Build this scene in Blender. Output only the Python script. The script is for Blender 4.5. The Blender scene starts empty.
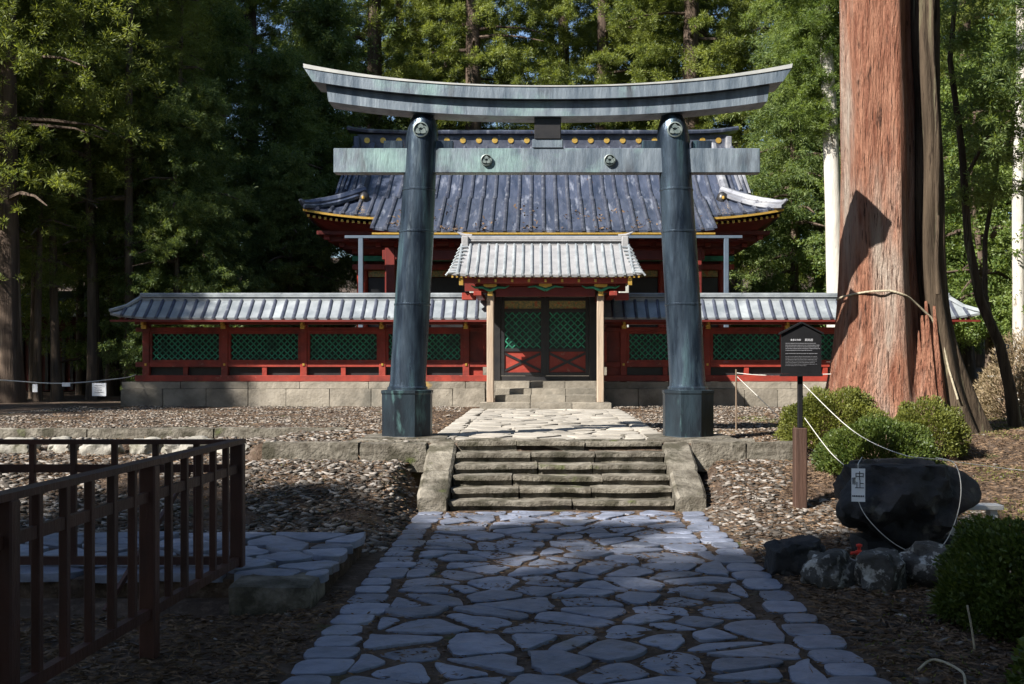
import bpy, math, random
import numpy as np
from mathutils import Vector, Matrix, noise as mnoise
R = math.radians
random.seed(7); rng = np.random.default_rng(7)
scene = bpy.context.scene
col = scene.collection

# ---------------------------------------------------------------- camera, sky, sun
cam_d = bpy.data.cameras.new('camera'); cam = bpy.data.objects.new('camera', cam_d); col.objects.link(cam)
cam.location = (0, 0, 1.6); cam.rotation_euler = (R(90), 0, 0)
F = 1150.0
cam_d.sensor_width = 36; cam_d.lens = F/1024*36
cam_d.shift_x = -26/1024; cam_d.shift_y = 20/1024
cam_d.clip_start = 0.05; cam_d.clip_end = 2000
scene.camera = cam

SUN_EL, SUN_AZ = 40.0, 50.5     # azimuth: degrees to the left of the direction behind the camera
w = bpy.data.worlds.new('World'); scene.world = w; w.use_nodes = True
nt = w.node_tree; nt.nodes.clear()
sky = nt.nodes.new('ShaderNodeTexSky'); sky.sky_type = 'NISHITA'; sky.sun_disc = False
sdir = Vector((-math.sin(R(SUN_AZ))*math.cos(R(SUN_EL)), -math.cos(R(SUN_AZ))*math.cos(R(SUN_EL)), math.sin(R(SUN_EL))))
sky.sun_elevation = R(SUN_EL); sky.sun_rotation = math.atan2(sdir.x, sdir.y)
sky.air_density = 1.0; sky.dust_density = 0.6; sky.ozone_density = 3.0
bg = nt.nodes.new('ShaderNodeBackground'); bg.inputs[1].default_value = 0.075
out = nt.nodes.new('ShaderNodeOutputWorld')
nt.links.new(sky.outputs[0], bg.inputs[0]); nt.links.new(bg.outputs[0], out.inputs[0])
sun_d = bpy.data.lights.new('sun', 'SUN'); sun_d.energy = 5.0; sun_d.angle = R(0.5); sun_d.color = (1.0, 0.95, 0.87)
sun = bpy.data.objects.new('sun', sun_d); col.objects.link(sun)
sun.rotation_euler = sdir.to_track_quat('Z', 'Y').to_euler(); sun.location = sdir*60
scene.view_settings.view_transform = 'Standard'; scene.view_settings.look = 'None'
scene.view_settings.gamma = 1; scene.view_settings.use_curve_mapping = False
scene.view_settings.exposure = 1.38
scene.cycles.max_bounces = 5; scene.cycles.diffuse_bounces = 3; scene.cycles.glossy_bounces = 2
scene.cycles.transmission_bounces = 3; scene.cycles.transparent_max_bounces = 4
scene.cycles.use_denoising = True

# ---------------------------------------------------------------- helpers
def px(x, y, d):      # what stands at photo pixel (x, y) at depth d, used only to measure
    return Vector(((x-538)*d/F, d, 1.6-(y-362)*d/F))

def tag(o, label=None, cat=None, group=None, kind=None):
    if label: o['label'] = label
    if cat: o['category'] = cat
    if group: o['group'] = group
    if kind: o['kind'] = kind
    return o

def thing(name, label, cat, loc=(0, 0, 0), rz=0, group=None):
    o = bpy.data.objects.new(name, None); col.objects.link(o)
    o.location = loc; o.rotation_euler = (0, 0, rz); o.empty_display_size = 0.2
    return tag(o, label, cat, group)

class MB:
    def __init__(s): s.v = []; s.f = []
    def add(s, vs, fs):
        n = len(s.v); s.v += [tuple(v) for v in vs]; s.f += [tuple(i+n for i in f) for f in fs]
        return s
    def box(s, x0, x1, y0, y1, z0, z1, b=0.0, M=None):
        if b <= 0:
            vs = [(x, y, z) for z in (z0, z1) for y in (y0, y1) for x in (x0, x1)]
            fs = [(0,2,3,1), (4,5,7,6), (0,1,5,4), (2,6,7,3), (0,4,6,2), (1,3,7,5)]
        else:
            b = min(b, (x1-x0)*.4, (y1-y0)*.4, (z1-z0)*.4)
            def ring(z, i):
                return [(x0+i+ (b if i==0 else 0)*0, 0, 0)]
            vs = []
            def rect(i, z):   # octagon-cut rectangle inset i
                a0, a1, c0, c1 = x0+i, x1-i, y0+i, y1-i
                return [(a0+b, c0, z), (a1-b, c0, z), (a1, c0+b, z), (a1, c1-b, z), (a1-b, c1, z), (a0+b, c1, z), (a0, c1-b, z), (a0, c0+b, z)]
            e = b*.6
            rs = [rect(e, z0), rect(0, z0+e), rect(0, z1-e), rect(e, z1)]
            for r in rs: vs += r
            fs = [tuple(range(7, -1, -1)), tuple(range(24, 32))]
            for k in range(3):
                for j in range(8):
                    fs.append((k*8+j, k*8+(j+1) % 8, (k+1)*8+(j+1) % 8, (k+1)*8+j))
        if M is not None: vs = [M @ Vector(v) for v in vs]
        return s.add(vs, fs)
    def tube(s, pts, rad, n=8, cap=True, sq=None):
        pts = [Vector(p) for p in pts]
        if not hasattr(rad, '__len__'): rad = [rad]*len(pts)
        vs = []; up = None
        for i, p in enumerate(pts):
            d = (pts[min(i+1, len(pts)-1)]-pts[max(i-1, 0)]).normalized()
            if up is None: up = d.orthogonal().normalized()
            up = (up-d*up.dot(d)).normalized(); sd = d.cross(up)
            for k in range(n):
                a = 2*math.pi*k/n
                vs.append(p+(up*math.cos(a)+sd*math.sin(a))*rad[i])
        fs = []
        for i in range(len(pts)-1):
            for k in range(n):
                fs.append((i*n+k, i*n+(k+1) % n, (i+1)*n+(k+1) % n, (i+1)*n+k))
        if cap: fs += [tuple(range(n-1, -1, -1)), tuple(range((len(pts)-1)*n, len(pts)*n))]
        return s.add(vs, fs)
    def lathe(s, prof, cx, cy, n=24, lean=(0, 0), rot=0):   # prof: (r, z)
        vs = []; z0 = prof[0][1]
        for r, z in prof:
            for k in range(n):
                a = 2*math.pi*k/n+rot
                vs.append((cx+lean[0]*(z-z0)+r*math.cos(a), cy+lean[1]*(z-z0)+r*math.sin(a), z))
        fs = [(i*n+k, i*n+(k+1) % n, (i+1)*n+(k+1) % n, (i+1)*n+k) for i in range(len(prof)-1) for k in range(n)]
        fs += [tuple(range(n-1, -1, -1)), tuple(range((len(prof)-1)*n, len(prof)*n))]
        return s.add(vs, fs)
    def sweep(s, secs):   # list of equal-length closed sections
        n = len(secs[0]); vs = [p for q in secs for p in q]
        fs = [(i*n+k, (i+1)*n+k, (i+1)*n+(k+1) % n, i*n+(k+1) % n) for i in range(len(secs)-1) for k in range(n)]
        fs += [tuple(range(n)), tuple(range(len(secs)*n-1, (len(secs)-1)*n-1, -1))]
        return s.add(vs, fs)
    def sheet(s, rows):
        n = len(rows[0]); vs = [p for r in rows for p in r]
        fs = [(i*n+k, i*n+k+1, (i+1)*n+k+1, (i+1)*n+k) for i in range(len(rows)-1) for k in range(n-1)]
        return s.add(vs, fs)
    def build(s, name, m, parent=None, smooth=False, off=None, recalc=True):
        me = bpy.data.meshes.new(name)
        vs = s.v if off is None else [(a-off[0], b-off[1], c-off[2]) for a, b, c in s.v]
        me.from_pydata(vs, [], s.f); me.update()
        if recalc:
            import bmesh
            bm = bmesh.new(); bm.from_mesh(me); bmesh.ops.recalc_face_normals(bm, faces=bm.faces); bm.to_mesh(me); bm.free()
        if m: me.materials.append(m)
        if smooth:
            me.polygons.foreach_set('use_smooth', [True]*len(me.polygons))
            me.set_sharp_from_angle(angle=R(38))
        o = bpy.data.objects.new(name, me); col.objects.link(o)
        if parent: o.parent = parent
        return o

def np_mesh(name, V, Fq, m, parent=None, smooth=False):
    """V (n,3), Fq (m,k) constant k"""
    me = bpy.data.meshes.new(name); k = Fq.shape[1]
    me.vertices.add(len(V)); me.vertices.foreach_set('co', V.astype(np.float32).ravel())
    me.loops.add(Fq.size); me.loops.foreach_set('vertex_index', Fq.astype(np.int32).ravel())
    me.polygons.add(len(Fq)); me.polygons.foreach_set('loop_start', np.arange(0, Fq.size, k, dtype=np.int32))
    me.update(calc_edges=True)
    if smooth: me.polygons.foreach_set('use_smooth', np.ones(len(Fq), bool))
    me.materials.append(m)
    o = bpy.data.objects.new(name, me); col.objects.link(o)
    if parent: o.parent = parent
    return o

def copy_tree(o, parent=None):
    c = o.copy(); col.objects.link(c); c.parent = parent
    for ch in [x for x in bpy.data.objects if x.parent == o]: copy_tree(ch, c)
    return c

# ---------------------------------------------------------------- materials
def mat(name, c1, c2=None, scale=6, rough=.7, metal=0, bump=0, bscale=None, stretch=(1, 1, 1), c3=None, s3=2, t3=(.55, .7), c4=None, s4=20, t4=(.6, .7), detail=6, spec=.5, world=False, stretch3=None, bdist=.03):
    m = bpy.data.materials.new(name); m.use_nodes = True; n = m.node_tree.nodes; l = m.node_tree.links
    p = n['Principled BSDF']; p.inputs['Roughness'].default_value = rough; p.inputs['Metallic'].default_value = metal
    p.inputs['Specular IOR Level'].default_value = spec
    tc = n.new('ShaderNodeTexCoord'); mp = n.new('ShaderNodeMapping'); mp.inputs['Scale'].default_value = stretch
    src = tc.outputs['Object']
    if world: g = n.new('ShaderNodeNewGeometry'); src = g.outputs['Position']
    l.new(src, mp.inputs[0])
    def nz(sc, det=detail, vec=None, r=.6):
        t = n.new('ShaderNodeTexNoise'); t.inputs['Scale'].default_value = sc; t.inputs['Detail'].default_value = det
        t.inputs['Roughness'].default_value = r
        l.new(vec or mp.outputs[0], t.inputs['Vector']); return t.outputs['Fac']
    def ramp(f, a, b):
        r = n.new('ShaderNodeMapRange'); r.inputs[1].default_value = a; r.inputs[2].default_value = b; l.new(f, r.inputs[0]); return r.outputs[0]
    def mix(f, a, b):
        x = n.new('ShaderNodeMix'); x.data_type = 'RGBA'
        l.new(f, x.inputs[0])
        for s_, i in ((a, 6), (b, 7)):
            if isinstance(s_, tuple): x.inputs[i].default_value = (*s_, 1)
            else: l.new(s_, x.inputs[i])
        return x.outputs[2]
    c = c1
    if c2: c = mix(ramp(nz(scale), .35, .65), c1, c2)
    if c3:
        v = None
        if stretch3:
            m3 = n.new('ShaderNodeMapping'); m3.inputs['Scale'].default_value = stretch3; m3.inputs['Location'].default_value = (3.1, 7.7, 1.3); l.new(src, m3.inputs[0]); v = m3.outputs[0]
        c = mix(ramp(nz(s3, vec=v), *t3), c, c3)
    if c4: c = mix(ramp(nz(s4), *t4), c, c4)
    if isinstance(c, tuple): p.inputs['Base Color'].default_value = (*c, 1)
    else: l.new(c, p.inputs['Base Color'])
    if bump:
        b = n.new('ShaderNodeBump'); b.inputs['Strength'].default_value = bump; b.inputs['Distance'].default_value = bdist
        l.new(nz(bscale or scale*3, 8), b.inputs['Height']); l.new(b.outputs[0], p.inputs['Normal'])
        rr = n.new('ShaderNodeMapRange'); rr.inputs[3].default_value = max(0, rough-.12); rr.inputs[4].default_value = min(1, rough+.12)
        l.new(nz(scale*1.7), rr.inputs[0]); l.new(rr.outputs[0], p.inputs['Roughness'])
    return m

def leafmat(name, c1, c2, scale=.6, trans=.35, rough=.5):
    m = bpy.data.materials.new(name); m.use_nodes = True; n = m.node_tree.nodes; l = m.node_tree.links
    n.remove(n['Principled BSDF'])
    g = n.new('ShaderNodeNewGeometry'); t = n.new('ShaderNodeTexNoise'); t.inputs['Scale'].default_value = scale; t.inputs['Detail'].default_value = 4
    l.new(g.outputs['Position'], t.inputs['Vector'])
    add = n.new('ShaderNodeMath'); add.operation = 'MULTIPLY_ADD'; add.inputs[1].default_value = .5
    l.new(g.outputs['Random Per Island'], add.inputs[0]); l.new(t.outputs['Fac'], add.inputs[2])
    r = n.new('ShaderNodeMapRange'); r.inputs[1].default_value = .45; r.inputs[2].default_value = 1.0; l.new(add.outputs[0], r.inputs[0])
    x = n.new('ShaderNodeMix'); x.data_type = 'RGBA'; x.inputs[6].default_value = (*c1, 1); x.inputs[7].default_value = (*c2, 1)
    l.new(r.outputs[0], x.inputs[0])
    d = n.new('ShaderNodeBsdfPrincipled'); d.inputs['Roughness'].default_value = rough; d.inputs['Specular IOR Level'].default_value = .35
    l.new(x.outputs[2], d.inputs['Base Color'])
    tr = n.new('ShaderNodeBsdfTranslucent'); y = n.new('ShaderNodeMix'); y.data_type = 'RGBA'; y.blend_type = 'MULTIPLY'; y.inputs[0].default_value = 1
    y.inputs[7].default_value = (1.3, 1.25, .5, 1); l.new(x.outputs[2], y.inputs[6]); l.new(y.outputs[2], tr.inputs['Color'])
    ms = n.new('ShaderNodeMixShader'); ms.inputs[0].default_value = trans
    l.new(d.outputs[0], ms.inputs[1]); l.new(tr.outputs[0], ms.inputs[2]); l.new(ms.outputs[0], n['Material Output'].inputs[0])
    return m

def island(m, lo, hi):
    n = m.node_tree.nodes; l = m.node_tree.links; p = n['Principled BSDF']; bc = p.inputs['Base Color']
    g = n.new('ShaderNodeNewGeometry'); r = n.new('ShaderNodeMapRange'); r.inputs[3].default_value = lo; r.inputs[4].default_value = hi
    l.new(g.outputs['Random Per Island'], r.inputs[0])
    x = n.new('ShaderNodeMix'); x.data_type = 'RGBA'; x.blend_type = 'MULTIPLY'; x.inputs[0].default_value = 1
    if bc.links: l.new(bc.links[0].from_socket, x.inputs[6])
    else: x.inputs[6].default_value = bc.default_value
    l.new(r.outputs[0], x.inputs[7]); l.new(x.outputs[2], bc); return m
M = {}
M['soil'] = mat('soil', (.04, .027, .019), (.085, .058, .04), 1.6, .95, bump=1.0, bscale=28, c3=(.11, .08, .06), s3=9, t3=(.5, .62), c4=(.05, .07, .018), s4=1.4, t4=(.6, .72), spec=.2)
M['flag'] = mat('shade_blue_flagstone', (.105, .12, .162), (.20, .22, .285), 5, .48, bump=.5, bscale=14, c3=(.10, .10, .11), s3=5, t3=(.58, .68), c4=(.13, .12, .10), s4=1.2, t4=(.6, .75), spec=.5)  # blue of the shade is mixed into the grey stone colour
M['flag_pale'] = mat('sunlit_flagstone', (.23, .21, .18), (.34, .315, .275), 2.2, .8, bump=.4, bscale=14, c3=(.30, .27, .23), s3=4, t3=(.55, .68), spec=.3)  # paler paving colour carries the sunlit brightness of the upper path
M['granite'] = mat('old_granite', (.07, .06, .045), (.21, .19, .155), 5, .88, bump=1.0, bscale=22, c3=(.05, .045, .03), s3=3, t3=(.5, .62), c4=(.07, .085, .022), s4=2.1, t4=(.64, .74), spec=.3)
M['basestone'] = mat('fence_base_stone', (.17, .15, .12), (.28, .25, .205), 3.0, .88, bump=.5, bscale=16, c3=(.13, .12, .10), s3=1.3, t3=(.5, .68), c4=(.38, .24, .06), s4=.7, t4=(.66, .74), spec=.25)
M['gravel'] = mat('gravel', (.20, .185, .165), (.42, .39, .35), 3.5, .85, bump=.3, bscale=30, c3=(.12, .10, .08), s3=9, t3=(.5, .6), spec=.3, detail=3)
M['litter'] = mat('needle_litter', (.06, .036, .022), (.20, .135, .085), 9, .9, spec=.2)
M['copper'] = mat('weathered_copper', (.014, .022, .036), (.075, .105, .14), 2.6, .3, .65, bump=.25, bscale=14, stretch=(3.0, 3.0, .45), c3=(.10, .20, .20), s3=1.3, t3=(.55, .78), c4=(.20, .25, .28), s4=3, t4=(.60, .8), spec=.5)  # weathered copper; the pale c4 streaks are painted highlights on the columns
M['copper_beam'] = mat('streaked_copper_beam', (.075, .10, .13), (.19, .225, .26), 3.2, .45, .25, bump=.25, bscale=14, stretch=(2.2, 1, .45), c3=(.24, .37, .34), s3=1.1, t3=(.52, .72), c4=(.05, .055, .065), s4=2.5, t4=(.56, .74), stretch3=(1, 1, 1), spec=.5)
M['copper_dark'] = mat('dark_copper_base', (.008, .012, .018), (.022, .038, .05), 2.0, .45, .35, bump=.25, bscale=10, stretch=(2, 2, .6), c3=(.15, .30, .29), s3=1.6, t3=(.56, .75), c4=(.22, .18, .06), s4=.8, t4=(.66, .78), spec=.5)
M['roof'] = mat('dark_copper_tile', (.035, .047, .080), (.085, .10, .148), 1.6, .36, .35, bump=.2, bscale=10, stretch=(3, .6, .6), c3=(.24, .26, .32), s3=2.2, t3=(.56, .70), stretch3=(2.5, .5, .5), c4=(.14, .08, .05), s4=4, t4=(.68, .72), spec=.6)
M['roof_sunlit'] = mat('sunlit_copper_tile', (.16, .165, .19), (.26, .27, .30), 2.0, .42, .25, bump=.2, bscale=10, c3=(.36, .36, .37), s3=2, t3=(.5, .7), c4=(.08, .08, .10), s4=6, t4=(.6, .7), spec=.6)  # paler copy of the roof colour with glancing sunlight painted in
M['gate_roof'] = mat('gate_roof_copper', (.20, .20, .205), (.31, .305, .305), 3.0, .45, .1, bump=.2, bscale=14, c3=(.22, .22, .23), s3=3, t3=(.56, .7), c4=(.24, .14, .08), s4=2.3, t4=(.7, .76), spec=.5)
M['wall_roof'] = mat('fence_roof_copper', (.17, .19, .205), (.27, .29, .305), 2.6, .42, .2, bump=.2, bscale=12, c3=(.36, .39, .40), s3=2, t3=(.5, .7), c4=(.07, .08, .09), s4=4, t4=(.62, .72), spec=.55)
M['roof_rib'] = mat('tile_rib_copper', (.04, .045, .07), (.09, .10, .13), 4, .4, .3, c3=(.25, .26, .29), s3=5, t3=(.6, .75), spec=.5)
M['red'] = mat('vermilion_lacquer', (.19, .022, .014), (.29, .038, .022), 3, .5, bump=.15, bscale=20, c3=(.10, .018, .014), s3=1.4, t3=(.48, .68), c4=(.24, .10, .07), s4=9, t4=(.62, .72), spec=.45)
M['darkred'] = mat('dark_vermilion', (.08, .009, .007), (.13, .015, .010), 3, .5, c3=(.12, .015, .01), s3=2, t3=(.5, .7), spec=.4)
M['green'] = mat('green_lattice', (.02, .19, .11), (.035, .26, .155), 4, .5, c3=(.01, .08, .05), s3=3, t3=(.5, .7), spec=.4)
M['greenback'] = mat('dark_lattice_backing', (.003, .012, .010), (.005, .02, .015), 3, .25, spec=.4)
M['gold'] = mat('gilt_metal', (.72, .46, .11), (.55, .33, .07), 20, .35, .7, spec=.5)
M['black'] = mat('black_lacquer', (.012, .012, .014), (.022, .02, .02), 6, .4, spec=.5)
M['carved'] = mat('carved_transom', (.42, .30, .10), (.10, .16, .09), 22, .5, c3=(.4, .12, .05), s3=9, t3=(.56, .62), bump=.8, bscale=30)
M['paleWood'] = mat('bare_weathered_wood', (.26, .20, .15), (.38, .30, .225), 4, .75, bump=.3, bscale=12, stretch=(4, 4, .4), c3=(.30, .2, .13), s3=2, t3=(.56, .7), spec=.3)
M['fencewood'] = mat('brown_fence_paint', (.032, .012, .009), (.055, .019, .013), 4, .5, bump=.35, bscale=16, stretch=(1, 1, .4), c3=(.03, .013, .01), s3=3, t3=(.55, .7), spec=.35)
M['postwood'] = mat('sign_post_wood', (.04, .021, .015), (.07, .037, .025), 5, .7, bump=.3, bscale=18, stretch=(3, 3, .3), spec=.3)
M['board'] = mat('black_sign_board', (.006, .006, .007), (.010, .010, .011), 5, .7, spec=.12)
M['ink'] = mat('sign_lettering', (.42, .42, .44), rough=.7)
M['black_ink'] = mat('paper_lettering', (.03, .03, .04), rough=.7)
M['paper'] = mat('white_paper', (.78, .79, .80), (.7, .71, .73), 8, .6, spec=.3)
M['cord'] = mat('white_cord', (.55, .54, .50), (.40, .39, .36), 30, .8, spec=.2)
M['rope'] = mat('old_rope', (.42, .37, .27), (.28, .24, .17), 30, .85, bump=.5, bscale=60, spec=.2)
M['trough'] = mat('dark_boulder', (.009, .009, .010), (.028, .028, .031), 3.5, .78, bump=1.0, bscale=7, c3=(.07, .069, .062), s3=3.6, t3=(.60, .65), c4=(.012, .012, .016), s4=5, t4=(.55, .65), spec=.4)
M['rock'] = mat('lichen_rock', (.03, .029, .027), (.075, .072, .066), 6, .85, bump=1.0, bscale=12, c3=(.34, .34, .32), s3=7, t3=(.56, .60), c4=(.20, .195, .18), s4=16, t4=(.55, .62), spec=.3)
M['grey_rock'] = mat('grey_field_rock', (.20, .185, .16), (.33, .31, .27), 4, .85, bump=.8, bscale=12, c3=(.09, .085, .06), s3=3, t3=(.5, .65), spec=.3)
M['water'] = mat('dark_water', (.01, .014, .016), rough=.05, spec=.8)
M['bark_red'] = mat('giant_cedar_bark', (.20, .078, .048), (.40, .20, .13), 2.2, .92, bump=1.0, bscale=6, bdist=.15, stretch=(7, 7, .75), c3=(.42, .35, .29), s3=1.2, t3=(.50, .70), stretch3=(1.5, 1.5, .25), c4=(.06, .03, .022), s4=4.2, t4=(.58, .66), spec=.15)
M['bark_brown'] = mat('dark_stem_bark', (.03, .022, .015), (.085, .062, .042), 2.5, .9, bump=1.0, bscale=6, stretch=(5, 5, .4), c3=(.15, .14, .085), s3=1.6, t3=(.56, .70), c4=(.02, .014, .01), s4=5, t4=(.55, .65), spec=.15)
M['bark'] = mat('cedar_bark', (.05, .036, .028), (.11, .08, .06), 2, .9, bump=.8, bscale=6, stretch=(5, 5, .4), c3=(.2, .16, .12), s3=1.2, t3=(.58, .7), spec=.15)
M['bark_thin'] = mat('thin_trunk_bark', (.07, .05, .035), (.17, .125, .09), 2, .9, bump=.8, bscale=6, stretch=(5, 5, .4), c3=(.07, .055, .045), s3=1.6, t3=(.5, .64), spec=.15)
M['bark_pale'] = mat('pale_bark', (.36, .33, .29), (.52, .49, .44), 2, .85, bump=.5, bscale=8, stretch=(3, 3, .6), c3=(.18, .15, .12), s3=2.5, t3=(.62, .68), spec=.2)
M['twig'] = mat('twig', (.22, .15, .10), (.32, .23, .16), 8, .85, spec=.2)
M['cedar'] = leafmat('cedar_foliage', (.055, .085, .022), (.25, .29, .075), .55, .45)
M['hinoki'] = leafmat('cypress_foliage', (.045, .085, .03), (.21, .27, .09), .8, .45)
M['broad'] = leafmat('broadleaf_foliage', (.07, .12, .03), (.20, .26, .07), .8, .45)
M['hedge'] = leafmat('hedge_foliage', (.06, .075, .014), (.17, .18, .035), 2.5, .3)
M['hedge_dark'] = leafmat('azalea_foliage', (.03, .055, .010), (.10, .13, .025), 2.5, .3)
M['dry'] = leafmat('dry_twig_foliage', (.16, .12, .07), (.26, .20, .12), 2.5, .2)
M['moss'] = mat('moss', (.05, .075, .015), (.10, .12, .03), 20, .95, bump=.6, bscale=60, spec=.1)
M['steel'] = mat('grey_steel', (.08, .11, .15), (.11, .14, .18), 4, .45, .3, spec=.5)
M['plaster'] = mat('pale_panel', (.30, .30, .27), (.40, .40, .36), 5, .8, spec=.3)
M['redplastic'] = mat('red_plastic', (.65, .05, .03), rough=.4)
M['plank'] = mat('pale_plank', (.45, .44, .42), (.55, .54, .52), 5, .7, spec=.3)

for k_, a_, b_ in (('flag', .68, 1.25), ('flag_pale', .8, 1.12), ('granite', .75, 1.15), ('basestone', .7, 1.15)): island(M[k_], a_, b_)
# ---------------------------------------------------------------- ground
def ss(a, b, x):
    t = min(1, max(0, (x-a)/(b-a))); return t*t*(3-2*t)
PXC, PHW = 0.235, 1.515          # lower path centre and half width
def ground_z(x, y):
    side = ss(PHW+.02, PHW+.35, abs(x-PXC))
    lo = .43*ss(9.6, 13.6, y)*side
    if y > 13.68 and -3.25 < x < 3.05: z = .63
    elif y > 13.60 and -3.25 < x < 3.05 : z = lo+(y-13.60)/.08*(.63-lo)
    else:
        z = lo
        if y > 13.6:
            if x < 0:
                k = ss(-3.6, -3.25, x)
                zl = .43+.08*ss(13.6, 16.2, y)
                if y > 16.4: zl = .63
                z = zl if k <= 0 or y > 16.4 else zl*(1-k)+.63*k
            else:
                z = .43+.2*ss(13.6, 15.2, y)
    if y < 7.6 and x < -1.6: z -= .04
    z += max(0, y-44)*.10
    if x > 9: z += (min(x, 40)-9)*.03*ss(16, 24, y)
    n = mnoise.noise(Vector((x*1.1, y*1.1, 0)))*.03+mnoise.noise(Vector((x*4, y*4, 5)))*.014
    amp = 1.0 if abs(x-PXC) > PHW+.1 or (12.4 > y or y > 23) else .25
    if y < 12.4 and abs(x-PXC) < PHW: amp = .3; z -= .006
    if 13.7 < y < 23.2 and abs(x-.15) < 1.6: amp = .3
    return z+n*amp
def axis(a, b, step, far):
    v = list(np.arange(a, b+1e-6, step)); s = step
    lo = a; hi = b; L = []; H = []
    while hi < far: s *= 1.35; hi += s; H.append(hi)
    s = step
    while lo > -far: s *= 1.35; lo -= s; L.append(lo)
    return L[::-1]+v+H
xs = axis(-7.5, 7.0, .075, 500); ys = axis(2.0, 17.5, .08, 500)
g = MB(); nx = len(xs)
V = np.array([(x, y, ground_z(x, y)) for y in ys for x in xs])
I = np.arange(len(xs)*len(ys)).reshape(len(ys), nx)
Q = np.stack([I[:-1, :-1].ravel(), I[:-1, 1:].ravel(), I[1:, 1:].ravel(), I[1:, :-1].ravel()], 1)
tag(np_mesh('ground', V, Q, M['soil'], smooth=True), kind='structure')

# flagstones -------------------------------------------------------
def clip(poly, n, d):
    o = []
    for i in range(len(poly)):
        a, b = poly[i], poly[(i+1) % len(poly)]
        da, db = a[0]*n[0]+a[1]*n[1]-d, b[0]*n[0]+b[1]*n[1]-d
        if da <= 0: o.append(a)
        if da*db < 0:
            t = da/(da-db); o.append((a[0]+(b[0]-a[0])*t, a[1]+(b[1]-a[1])*t))
    return o
def voronoi(pts, rect, gap):
    cells = []
    for i, p in enumerate(pts):
        poly = [(rect[0], rect[2]), (rect[1], rect[2]), (rect[1], rect[3]), (rect[0], rect[3])]
        for j, q in enumerate(pts):
            if i == j or abs(q[1]-p[1]) > 1.4 or abs(q[0]-p[0]) > 1.8: continue
            n = (q[0]-p[0], q[1]-p[1]); L = math.hypot(*n)
            if L < 1e-6: continue
            n = (n[0]/L, n[1]/L); m = ((p[0]+q[0])/2, (p[1]+q[1])/2)
            poly = clip(poly, n, n[0]*m[0]+n[1]*m[1]-gap*random.uniform(.35, .75))
            if len(poly) < 3: break
        if len(poly) >= 3: cells.append(poly)
    return cells
def round_poly(P, it=2, q=.22):
    for _ in range(it):
        o = []
        for i in range(len(P)):
            a, b = P[i], P[(i+1) % len(P)]
            o.append((a[0]+(b[0]-a[0])*q, a[1]+(b[1]-a[1])*q)); o.append((b[0]+(a[0]-b[0])*q, b[1]+(a[1]-b[1])*q))
        P = o
    return P
def stone(mb, poly, z, th, wob=.01, bev=.02, it=2):
    P = round_poly(poly, 1, .17); P = round_poly(P, 1, .24)
    cx = sum(p[0] for p in P)/len(P); cy = sum(p[1] for p in P)/len(P)
    r = min(math.hypot(p[0]-cx, p[1]-cy) for p in P)
    if r < .03: return
    P = [(p[0]+mnoise.noise(Vector((p[0]*9, p[1]*9, 1)))*wob*2, p[1]+mnoise.noise(Vector((p[0]*9, p[1]*9, 7)))*wob*2) for p in P]
    tx, ty = random.uniform(-.02, .02), random.uniform(-.02, .02); dz = random.uniform(-1, 1)*wob*.6
    k = len(P); vs = []
    def ring(f, zz):
        return [(cx+(x-cx)*f, cy+(y-cy)*f, zz+dz+(x-cx)*tx+(y-cy)*ty+mnoise.noise(Vector((x*6, y*6, 3)))*wob*.5) for x, y in P]
    f1 = max(.4, 1-bev/r*.45); f2 = max(.3, 1-bev/r*1.6)
    vs = ring(1.0, z-th)+ring(1.0, z-bev*.8)+ring(f1, z-bev*.2)+ring(f2, z)+ring(f2*.5, z+.002)+[(cx, cy, z+dz+.003)]
    fs = [(a*k+i, a*k+(i+1) % k, (a+1)*k+(i+1) % k, (a+1)*k+i) for a in range(4) for i in range(k)]
    fs += [(4*k+i, 4*k+(i+1) % k, 5*k) for i in range(k)]
    mb.add(vs, fs)
def paving(x0, x1, y0, y1, sx, sy, z, gap, border=True, zf=None, jit=.42):
    mb = MB(); pts = []; row = 0; bw = .30 if border else 0
    y = y0
    if border:
        for X in (x0, x1):
            yy = y0
            while yy < y1-.1:
                L = random.uniform(.24, .42); L = min(L, y1-yy)
                wd = bw*random.uniform(.75, 1.12); a, b = (X, X+wd) if X == x0 else (X-wd, X)
                stone(mb, [(a, yy+.012), (b-.015, yy+.015), (b, yy+L-.012), (a+.01, yy+L-.012)], (zf(yy) if zf else z), .06, .010, .007)
                yy += L
    y = y0+sy*.5
    while y < y1:
        x = x0+bw+(sx*.5 if row % 2 else sx*.1)+random.uniform(0, .2)
        while x < x1-bw+.02:
            pts.append((x+random.uniform(-jit, jit)*sx, y+random.uniform(-jit, jit)*sy))
            x += sx*random.choice((.7, .9, 1.1, 1.35))
        y += sy; row += 1
    inset = bw*1.02
    for c in voronoi(pts, (x0+inset, x1-inset, y0, y1), gap):
        cy = sum(p[1] for p in c)/len(c)
        stone(mb, c, (zf(cy) if zf else z), .06, .016, .007)
    return mb
tag(paving(PXC-PHW, PXC+PHW, 1.6, 12.28, .47, .245, .010, .055).build('stone_path', M['flag'], smooth=True), kind='structure')
tag(paving(-1.32, 1.62, 13.95, 22.85, .5, .34, .672, .035).build('upper_stone_path', M['flag_pale'], smooth=True), kind='structure')
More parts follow.
